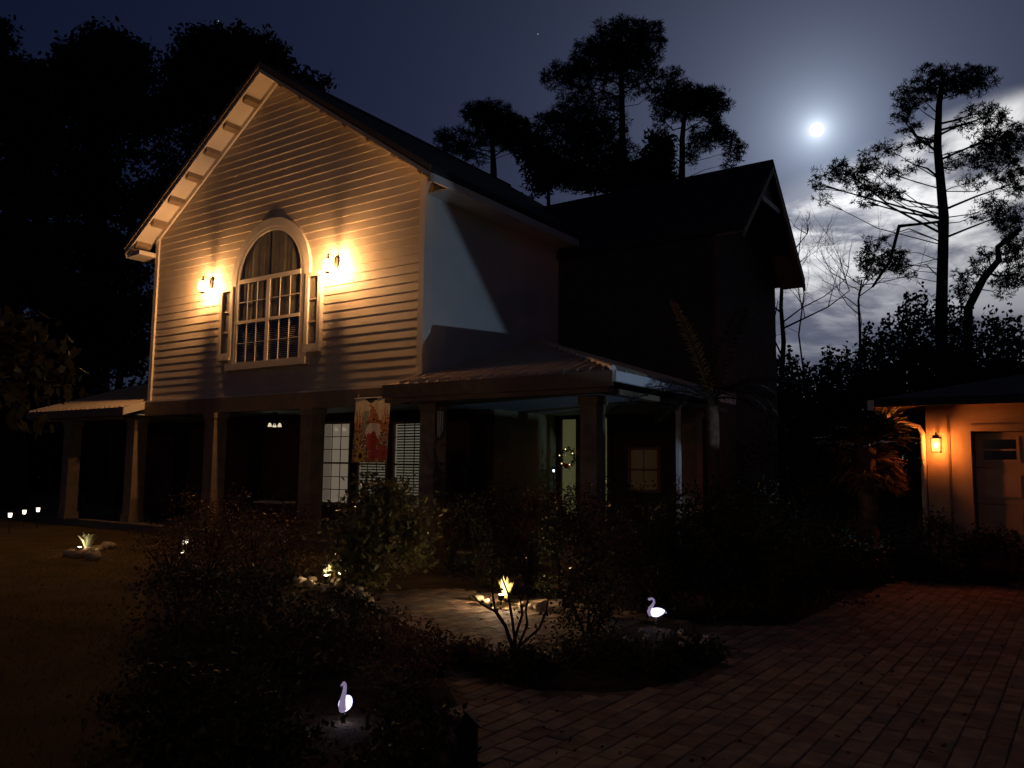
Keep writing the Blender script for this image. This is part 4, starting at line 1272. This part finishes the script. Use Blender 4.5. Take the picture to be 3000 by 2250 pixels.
# beds in front of the right porch
PG2 = 'rose bushes before the right porch'
for px, py, r_, h_ in ((1400, 1705, .5, 1.15), (1545, 1712, .55, 1.1), (1680, 1725, .55, 1.25), (1820, 1740, .55, 1.2), (1940, 1770, .5, 1.05), (1760, 1640, .7, 1.3), (1480, 1650, .6, 1.2), (1320, 1660, .5, .8), (1663, 1795, .40, 1.0), (1770, 1808, .42, 1.05), (1885, 1795, .40, .95)):
    sh('rose_bush', 'tall dark green rose bush crowding the right porch front' if px % 3 else 'tall rusty leaved rose bush crowding the right porch front', px, py, r_, h_ * 1.12, 2500, .05, .028, SHRUBL if px % 3 else ROSEL, PG2, nstem=9)
# dark mass to the right, between porch and garage
HG = 'dark shrubs between porch and garage'
for px, py, r_, h_ in ((2080, 1790, .75, 1.25), (2230, 1790, .75, 1.2), (2380, 1760, .7, .9), (2200, 1680, .9, 1.25), (2370, 1660, .9, 1.3), (2110, 1680, .8, 1.2), (2490, 1700, .6, .6), (2290, 1600, 1.1, 2.7), (2440, 1590, 1.1, 2.6), (2580, 1600, .8, 1.5)):
    sh('dark_shrub', 'tall black green shrub rising at the back of the dark bed by the garage' if h_ > 2.4 else 'chest high black green shrub in the dark bed beside the porch corner' if px < 2240 else 'chest high black green shrub in the dark bed left of the shaggy palm', px, py, r_, h_, 2200, .075, .034, SHRUBL, HG, clumps=36)
for px, py, r_, h_ in ((2745, 1705, .5, .95), (2860, 1712, .45, .75), (2660, 1690, .45, .55), (2975, 1700, .4, .7)):
    sh('garage_shrub', 'dark low hedge bush planted against the garage front', px, py, r_, h_, 1300, .06, .03, SHRUBL, 'hedge bushes along the garage front')
# island: leggy rose silhouetted against the lit path
rp = ground(1515, 1955)
rose = empty('leggy_rose', (rp[0], rp[1], .02), 0, 'leggy bare rose silhouetted against the lit paver path', 'rose')
st = MB(); ends = []
q = random.Random(5)
def rose_pt(px, py, d): 
    return at_depth(px, py, rp[1] + d) - np.array([rp[0], rp[1], .02])
for path in ([(1505, 1900), (1480, 1830), (1450, 1785), (1440, 1720), (1448, 1690)], [(1510, 1890), (1500, 1810), (1488, 1740), (1470, 1690), (1462, 1650)], [(1480, 1835), (1450, 1790), (1410, 1770), (1385, 1745)], [(1520, 1890), (1545, 1830), (1540, 1790), (1550, 1740)],
             [(1520, 1895), (1580, 1840), (1600, 1790), (1605, 1760)], [(1505, 1880), (1530, 1800), (1525, 1760), (1540, 1720)]):
    dd = q.uniform(-.12, .12)
    pts = [np.array([q.uniform(-.02, .02), 0, -.05])] + [rose_pt(x, y, dd) for x, y in path]
    st.tube(pts, [.017] + [.012 - .0016 * i for i in range(len(path))], 5)
    for p in pts[2:]:
        for _ in range(q.randint(2, 5)):
            ends.append(p + np.array([q.gauss(0, .03), q.gauss(0, .03), q.gauss(0, .03)]))
st.build('stem', STEM, rose)
leaf_object('foliage', ends, .042, .024, SHRUBL, rose)
for px, py, r_, h_ in ((1500, 1985, .3, .22), (1650, 1960, .34, .26), (1760, 1940, .34, .24), (1900, 1975, .34, .18), (1720, 1870, .3, .42), (2020, 1930, .3, .2)):
    sh('ground_cover', 'low dark spreading plant in the island bed', px, py, r_, h_, 900, .036, .022, SHRUBL, 'low plants in the island bed')
sh('island_shrub', 'upright dark bush behind the glowing swan in the island bed', 1905, 1790, .50, .95, 1700, .04, .022, SHRUBL)
# white flowers
wf = ground(1945, 1935)
wfo = empty('white_flowers', (wf[0], wf[1], 0), 0, 'small clump of white flowers at the edge of the island bed', 'flowers')
pts = []
for k in range(16):
    c = np.array([rnd.uniform(-.34, .34), rnd.uniform(-.12, .12), rnd.uniform(.14, .26)])
    MB().tube([(c[0] * .7, c[1] * .7, 0), tuple(c)], .004, 4).build('stem', STEM, wfo)
    for _ in range(7):
        pts.append(c + np.array([rnd.gauss(0, .012), rnd.gauss(0, .012), rnd.gauss(0, .01)]))
leaf_object('petals', pts, .034, .026, WHITEFL, wfo)
pk = ground(1620, 1790)
for (px, py, zz, lb) in ((1622, 1585, None, 'single pink rose bloom on the tall bush by the porch'), (1470, 1350, None, 'faint pink bloom under the porch beside the column')):
    p = at_depth(px, py, 11.2 if py > 1500 else 13.4)
    e = empty('rose_bloom', p, 0, lb, 'flower')
    leaf_object('petals', rng.normal(size=(40, 3)) * .018, .045, .035, PINKFL, e, stuff=True)
    MB().tube([(0, 0, 0), (.05, .1, -p[2] * .5), (.08, .2, -p[2])], .006, 4).build('stem', STEM, e)

# near hanging foliage at the left edge
lf = at_depth(-260, 1000, 7.5)
nt_ = empty('young_tree', (lf[0], lf[1], -.03), 0, 'leafy young tree with yellowish leaves leaning in at the left edge', 'tree')
tp = [np.zeros(3), np.array([.05, 0, 1.2]), np.array([.12, .05, 2.2]), np.array([.35, .05, 2.9])]
MB().tube(tp, [.07, .06, .045, .03], 8).build('trunk', STEM, nt_, True)
cl_ = []; lm = MB()
for cx_, cy_, rx, ry, n in ((20, 960, 90, 60, 60), (120, 1040, 90, 90, 80), (40, 1110, 110, 80, 80), (170, 1100, 60, 70, 40), (-60, 1020, 100, 120, 60), (95, 1250, 30, 35, 14), (60, 1200, 50, 40, 16)):
    c0 = at_depth(cx_, cy_, 7.5) - np.array([lf[0], lf[1], -.03])
    s = 7.5 / F
    cl_.append(c0 + rng.normal(size=(n, 3)) * [rx * s * .5, .18, ry * s * .5])
    lm.tube([tp[2], (tp[3] + c0) / 2, c0], [.02, .013, .005], 5)
lm.build('limbs', STEM, nt_)
leaf_object('crown', np.concatenate(cl_), .15, .085, YELLOWL, nt_, up=-.3)

# ------------------------------------------------------------------ palms
def frond(mb, base, d, L, droop, n, ll, seed, dead=False):
    """pinnate frond: rib plus separate leaflets on both sides"""
    q = random.Random(seed)
    d = Vector(d).normalized(); p = Vector(base); pts = [p.copy()]; ds = [d.copy()]
    for i in range(n):
        d = (d + Vector((0, 0, -droop / n))).normalized()
        p = p + d * (L / n); pts.append(p.copy()); ds.append(d.copy())
    mb.tube(pts, [.014 * (1 - .8 * i / n) for i in range(n + 1)], 4)
    for i in range(2, n + 1):
        s = ds[i].cross(Vector((0, 0, 1)))
        if s.length < .05: s = Vector((1, 0, 0))
        s.normalize(); u = s.cross(ds[i]).normalized()
        f_ = math.sin(math.pi * min(1, .12 + .88 * i / n)) ** .5
        for sd in (-1, 1):
            for h2 in (0, .5):
                o_ = pts[i] - ds[i] * (L / n) * h2
                tip = o_ + (s * sd * .85 + ds[i] * .6 + u * .25 + Vector((0, 0, -.35 + q.gauss(0, .1)))) * ll * f_ * q.uniform(.8, 1.1)
                w = ds[i] * .013
                mid = (o_ + tip) / 2 + Vector((0, 0, .04))
                mb.quad(o_ - w * .6, mid - w, tip, mid + w)
pc = at_depth(2085, 1165, 13.3)
palm = empty('feather_palm', (pc[0], pc[1], -.05), 0, 'feather palm with arching fronds in front of the right porch eave', 'palm')
th = pc[2] + .05
MB().tube([(0, 0, 0), (.02, .02, th * .5), (0, 0, th)], [.12, .095, .12], 10).build('trunk', PALMTRUNK, palm, True)
specs = [((-1.0, -.25, .42), 2.0, 1.15), ((-.45, -.1, 1.25), 1.75, .30), ((-.9, .5, .75), 1.7, 1.0), ((.2, -.3, 1.2), 1.6, .9), ((.9, -.2, .8), 1.6, 1.3), ((.8, .5, .7), 1.6, 1.2), ((-.2, -.9, .55), 1.3, 1.5),
         ((-.7, -.55, .25), 1.5, 1.2), ((.45, -.8, .5), 1.4, 1.5), ((1.0, .1, .3), 1.5, 1.4), ((.1, .9, .8), 1.6, 1.0)]
for k, (d, L, dp) in enumerate(specs):
    mb = MB(); frond(mb, (0, 0, th - .03), d, L, dp, 22, .36, 50 + k)
    mb.build('frond', PALML if k != 1 else mat('orange_lit_frond', (.52, .36, .09), .6, .2, 8), palm)  # one frond carries the garage lamp's orange light in its colour

# cabbage palm with a skirt of dead fronds beside the garage
kp = at_depth(2543, 1500, 12.9)
kb = empty('cabbage_palm', (kp[0], kp[1], -.05), 0, 'palm trunk with shaggy dead frond skirt lit orange beside the garage', 'palm')
mb = MB(); n = 26
mb.tube([(.02 * math.sin(i), .02 * math.cos(i * 1.7), 2.0 * i / n) for i in range(n + 1)], [.135 + .012 * (i % 2) for i in range(n + 1)], 12)
mb.build('trunk', PALMTRUNK, kb, True)
q = random.Random(8)
def fan(mb, base, d, L, spread, seed, nb=14):
    q = random.Random(seed); d = Vector(d).normalized()
    s = d.cross(Vector((0, 0, 1))); s = s.normalized() if s.length > .05 else Vector((1, 0, 0))
    u = s.cross(d).normalized(); hub = Vector(base) + d * L * .35
    mb.tube([base, tuple(hub)], [.012, .008], 4)
    for i in range(nb):
        t = (i / (nb - 1) - .5) * spread
        dr_ = (d * math.cos(t) + s * math.sin(t) + u * q.gauss(0, .12)).normalized()
        tip = hub + dr_ * L * .65 * q.uniform(.8, 1.05) + Vector((0, 0, -.10 * L))
        w = (s * math.cos(t) - d * math.sin(t)) * .028
        mid = hub + dr_ * L * .36
        mb.quad(hub - w * .2, mid - w, tip, mid + w)
for k in range(36):
    t = q.uniform(0, 2 * math.pi)
    mb = MB(); fan(mb, (.12 * math.cos(t), .12 * math.sin(t), 1.55 + .45 * k / 36), (math.cos(t), math.sin(t), q.uniform(-.8, 1.0)), q.uniform(.42, .66), 2.4, 70 + k)
    mb.build('dead_frond', DEADL, kb)
for k in range(14):
    t = 2 * math.pi * k / 14 + q.uniform(-.2, .2)
    mb = MB(); fan(mb, (.06 * math.cos(t), .06 * math.sin(t), 2.0), (math.cos(t), math.sin(t), q.uniform(.1, 1.3)), q.uniform(.75, 1.0), 3.0, 90 + k, 20)
    mb.build('frond', PALML, kb)

# ------------------------------------------------------------------ glowing swans
SWB = mat('glowing_swan_body', (.9, .9, 1), .4, emit=(.72, .70, 1.0), estr=1.7)
SWN = mat('swan_neck_plastic', (.8, .75, .9), .4, emit=(.58, .46, .78), estr=.30)
SWD = mat('swan_beak_dark', (.10, .05, .03), .5)
def swan(px, py, rz, label, hgt):
    p = ground(px, py)
    e = empty('swan_light', (p[0], p[1], 0), rz, label, 'swan light', 'glowing swan garden lights')
    MB().tube([(0, 0, -.04), (0, 0, hgt + .02)], .006, 6).build('stake', BLACKP, e)
    z0_ = hgt
    b = MB(); n, m = 16, 10; i0 = 0
    for k in range(m + 1):            # body along x: breast at -x, tail tip at +x
        t = k / m
        x = -.062 + .150 * t
        r = .052 * math.sin(math.pi * min(1, (t * .93 + .04))) ** .55 * (1 - .30 * t)
        zc = z0_ + .055 + .012 * t * t
        for j in range(n):
            a = 2 * math.pi * j / n
            b.v.append((x, r * math.cos(a) * .92, zc + r * math.sin(a)))
    for k in range(m):
        for j in range(n):
            j2 = (j + 1) % n
            b.f.append((k * n + j, k * n + j2, (k + 1) * n + j2, (k + 1) * n + j))
    b.f.append(tuple(reversed(range(n)))); b.f.append(tuple(m * n + j for j in range(n)))
    b.build('body', SWB, e, True)
    MB().prism([(.060, -.022, z0_ + .055), (.060, .022, z0_ + .055), (.108, .0, z0_ + .045)], (0, 0, .016)).build('tail', SWN, e)
    MB().tube([(-.050, 0, z0_ + .030), (-.066, 0, z0_ + .060), (-.058, 0, z0_ + .095), (-.034, 0, z0_ + .125), (-.018, 0, z0_ + .152), (-.022, 0, z0_ + .178), (-.042, 0, z0_ + .190), (-.062, 0, z0_ + .184)],
              [.022, .022, .018, .014, .012, .011, .012, .011], 9).build('neck', SWN, e, True)
    MB().blob((-.062, 0, z0_ + .183), (.019, .014, .014), 1, 0, 10, 6).build('head', SWN, e, True)
    lamp('swan_glow', 'POINT', (0, 0, z0_ - .012), .35, (.70, .68, 1.0), .02, e)
    MB().tube([(-.074, 0, z0_ + .180), (-.092, 0, z0_ + .170)], [.008, .003], 6).build('beak', SWD, e)
    return e
swan(1010, 2115, math.radians(84), 'glowing swan light seen breast on in the dark front flower bed', .055)
swan(1922, 1852, math.radians(2), 'glowing swan light seen in profile over the island bed', .135)

# ------------------------------------------------------------------ garden spotlights, path lights and stones
def spot_light(p, rz, label, energy, aim_z=.35, color=(1.0, .68, .38)):
    e = empty('garden_spotlight', (p[0], p[1], 0), rz, label, 'spotlight', 'small solar spotlights in the beds')
    MB().tube([(0, 0, -.05), (0, 0, .06)], .008, 6).build('stake', BLACKP, e)
    MB().lathe([(.020, 0), (.034, .012), (.040, .06), (.040, .065)], (0, 0, .05), 12).build('housing', BLACKP, e, True)
    MB().lathe([(.002, 0), (.030, .001), (.030, .004), (.002, .005)], (0, 0, .116), 12).build('lens', mat('warm_led_lens', (1, .9, .7), .3, emit=(1.0, .80, .50), estr=8), e)
    lamp('spot_glow', 'POINT', (0, 0, .135), energy, color, .012, e)
    return e
S1 = ground(955, 1712)
spot_light(S1, 0, 'solar spotlight glowing on a ring of pale stones beside the path', 5.0)
S2 = ground(232, 1622)
spot_light(S2, 0, 'solar spotlight at the foot of a pale leaved plant on the lawn edge', 5.0)
S3 = ground(1468, 1772)
spot_light(S3, 0, 'solar spotlight raking the pavers behind the leggy rose', 30.0)
S4 = ground(530, 1640)
spot_light(S4, 0, 'solar spotlight half hidden among the left rose bushes', .35)
def lit_plant(p, h, label, n, m, seed):
    q = np.random.default_rng(seed)
    e = empty('pale_leaf_plant', (p[0], p[1], -.01), 0, label, 'plant')
    for k in range(n):
        t = q.uniform(0, 2 * math.pi); r = q.uniform(.4, 1) * h * .55
        mb = MB()
        a = Vector((.02 * math.cos(t), .02 * math.sin(t), .02)); b = Vector((r * .5 * math.cos(t), r * .5 * math.sin(t), h * q.uniform(.55, .9))); c = Vector((r * math.cos(t), r * math.sin(t), h * q.uniform(.7, 1.0)))
        w = Vector((-math.sin(t), math.cos(t), 0)) * h * .075
        mb.quad(a - w * .3, b - w, c, b + w); mb.quad(a - w * .3, b + w, a + w * .3)
        mb.build('leaf', m, e)
    return e
lit_plant(S2 + np.array([.06, .16, 0]), .38, 'pale striped leaf plant lit from below at the lawn edge', 16, PALEL, 3)
lit_plant(S1 + np.array([-.02, .14, 0]), .30, 'narrow pale plant standing bright in the spotlight among stones', 9, PALEL, 4)
lit_plant(S3 + np.array([.06, .14, 0]), .36, 'bright leafy plant lit from below behind the leggy rose', 14, mat('lit_lime_leaf', (.15, .15, .06), .5, .3, 9), 6)
lit_plant(S4 + np.array([.0, .10, 0]), .30, 'tiny pale plant glowing among the left rose bushes', 6, PALEL, 8)
def stone_row(pts, label, group, s0=.06, s1=.12):
    for k, (px, py) in enumerate(pts):
        p = ground(px, py); r = rnd.uniform(s0, s1)
        o = MB().blob((0, 0, 0), (r, r * rnd.uniform(.7, 1.1), r * .6), 300 + k * 7 + len(pts), .22, 9, 5).build('edging_stone', STONE, None, True)
        o.location = (p[0], p[1], r * .3)
        o.rotation_euler = (rnd.gauss(0, .1), rnd.gauss(0, .1), rnd.uniform(0, 6))
        tag(o, label, 'stone', group)
stone_row([(905, 1718), (930, 1728), (950, 1732), (972, 1730), (992, 1722), (1010, 1712), (1025, 1725), (915, 1700), (985, 1705), (1045, 1738), (1060, 1752), (1020, 1745), (880, 1706), (1075, 1768)], 'pale rounded stone in the spotlit ring beside the path', 'stones around the path spotlight', .05, .10)
stone_row([(205, 1628), (225, 1632), (245, 1630), (262, 1622), (280, 1617), (300, 1611), (315, 1606), (275, 1638)], 'pale flat edging stone in the row at the lawn edge', 'edging stones along the lawn', .09, .15)
stone_row([(1560, 1782), (1585, 1787), (1612, 1790), (1640, 1793), (1668, 1797), (1535, 1775), (1420, 1772), (1400, 1760)], 'pale edging stone along the far side of the paver path', 'edging stones behind the path', .06, .10)
PL_ = mat('path_light_glow', (1, .9, .75), .4, emit=(1.0, .84, .66), estr=3.0)
PLC = mat('cool_path_glow', (.9, .95, 1), .4, emit=(.80, .88, 1.0), estr=3.0)
def path_light(p, h, label, glow, group='solar path lights', k=1.0):
    e = empty('path_light', (p[0], p[1], 0), 0, label, 'path light', group)
    MB().tube([(0, 0, -.05), (0, 0, h - .02 - .09 * k)], .009, 6).build('stake', BLACKP, e)
    MB().lathe([(.03 * k, -.02 - .10 * k), (.036 * k, -.02 - .08 * k), (.042 * k, -.03), (.042 * k, -.02)], (0, 0, h), 12).build('glass', glow, e, True)
    MB().lathe([(.065 * k, -.02), (.07 * k, -.012), (.04 * k, .01), (.01 * k, .02)], (0, 0, h), 12).build('cap', BLACKP, e, True)
    return e
for k, (px, py, h) in enumerate(((26, 1560, .46), (68, 1548, .46), (108, 1545, .50))):
    path_light(ground(px, py), h, ('small solar path light farthest from the left porch column', 'small solar path light between two others by the far left porch', 'small solar path light nearest the left porch column')[k], PL_)
path_light(ground(540, 1655), .42, 'solar path light glowing white among the left rose bushes', PL_)
pdot = at_depth(1622, 1385, 13.0)
path_light((pdot[0], pdot[1]), pdot[2] + .07, 'tall thin solar light with a blue white glow before the porch door', PLC, k=.38)

# dark post shape with a pointed cap, front
pq = ground(1360, 2270)
pshape = empty('post_shape', (pq[0], pq[1], -.02), .3, 'dark square post shape with pointed cap at the bed corner', 'post')
MB().box(-.055, .055, -.055, .055, 0, .27).build('shaft', BLACKP, pshape)
mb = MB(); mb.v = [(-.07, -.07, .271), (.07, -.07, .271), (.07, .07, .271), (-.07, .07, .271), (0, 0, .34)]; mb.f = [(0, 1, 4), (1, 2, 4), (2, 3, 4), (3, 0, 4), (3, 2, 1, 0)]
mb.build('cap', BLACKP, pshape)
# dark pot in front of the garage door
gq = at_depth(2905, 1640, 12.1)
gp_ = empty('garden_pot', (gq[0], gq[1], 0), 0, 'dark rounded pot with a bushy plant in front of the garage door', 'pot')
MB().lathe([(.16, 0), (.26, .12), (.31, .30), (.29, .44), (.31, .47), (.27, .47), (.25, .40)], (0, 0, 0), 20).build('pot_body', mat('dark_glazed_pot', (.03, .022, .018), .25, .2, 8, .6), gp_, True)
leaf_object('foliage', rng.normal(size=(500, 3)) * [.15, .13, .08] + [0, 0, .58], .08, .035, SHRUBL, gp_)

# ------------------------------------------------------------------ distant woods closing the view all round
q = np.random.default_rng(77)
def woods_top(a):
    t = 6.6 + 1.2 * math.sin(a * .55) + .9 * abs(math.sin(a * 1.3 + 2)) + .6 * abs(math.sin(a * 2.7 + .7)) + .35 * abs(math.sin(a * 6.1))
    if a > 13: t += min(1.0, (a - 13) / 3) * 2.6
    if a > 24: t += min(1.0, (a - 24) / 3) * 2.4
    return t
pts = []
for k in range(190000):
    a = q.uniform(-44, 44); d = q.uniform(58, 74)
    pts.append((d * math.sin(math.radians(a)), d * math.cos(math.radians(a)), woods_top(a) * q.random() ** .7 + q.normal(0, .15)))
w = leaf_object('distant_woods', pts, .33, .22, OAKL)
tag(w, 'far dark line of woods closing the horizon behind the yard', 'woods', kind='stuff')
pts = []
for k in range(40000):
    a = q.uniform(-46, 46); d = q.uniform(72, 82)
    pts.append((d * math.sin(math.radians(a)), d * math.cos(math.radians(a)), max(0, woods_top(a) - 1.2) * q.random()))
leaf_object('woods_interior', pts, .9, .6, OAKL, w)

# ------------------------------------------------------------------ assumed yard lamp post, unseen behind the viewer, added for warm front light
yl = empty('assumed_yard_lamp_post', (-8.5, -4.0, -.05), 0, 'assumed tall black yard lamp post with a warm frosted globe, added behind the viewer', 'lamp post')
MB().tube([(0, 0, 0), (0, 0, 3.9)], [.06, .04], 10).build('post', BLACKP, yl, True)
MB().lathe([(.10, 0), (.09, .25), (.06, .30)], (0, 0, 0), 12).build('base', BLACKP, yl, True)
MB().lathe([(.05, 3.9), (.16, 3.98), (.19, 4.12), (.15, 4.26), (.06, 4.32)], (0, 0, 0), 14).build('globe', glass_mat('frosted_globe', (1, .95, .85), .05, (1.0, .60, .28), 4.0), yl, True)
MB().lathe([(.07, 4.321), (.09, 4.34), (.02, 4.42)], (0, 0, 0), 12).build('cap', BLACKP, yl, True)
lamp('assumed_yard_lamp_light', 'POINT', (0, 0, 4.12), 240, (1.0, 0.60, 0.28), .10, yl)  # added light, assumed source of the warm tone on porch front and paving


# leaf litter on the pavers and bed edges
pts = []
while len(pts) < 170:
    p = ground(q.uniform(1050, 3000), q.uniform(1740, 2250))
    if inside(p, drive):
        pts.append((p[0], p[1], .012 + .012 * q.random()))
dl_ = q.normal(size=(len(pts), 3)); dl_[:, 2] *= .25
fl_ = leaf_object('fallen_leaves', pts, .038, .022, ROSEL, dirs=dl_)
tag(fl_, 'dry fallen leaves scattered over the paver driveway', 'leaves', kind='stuff')
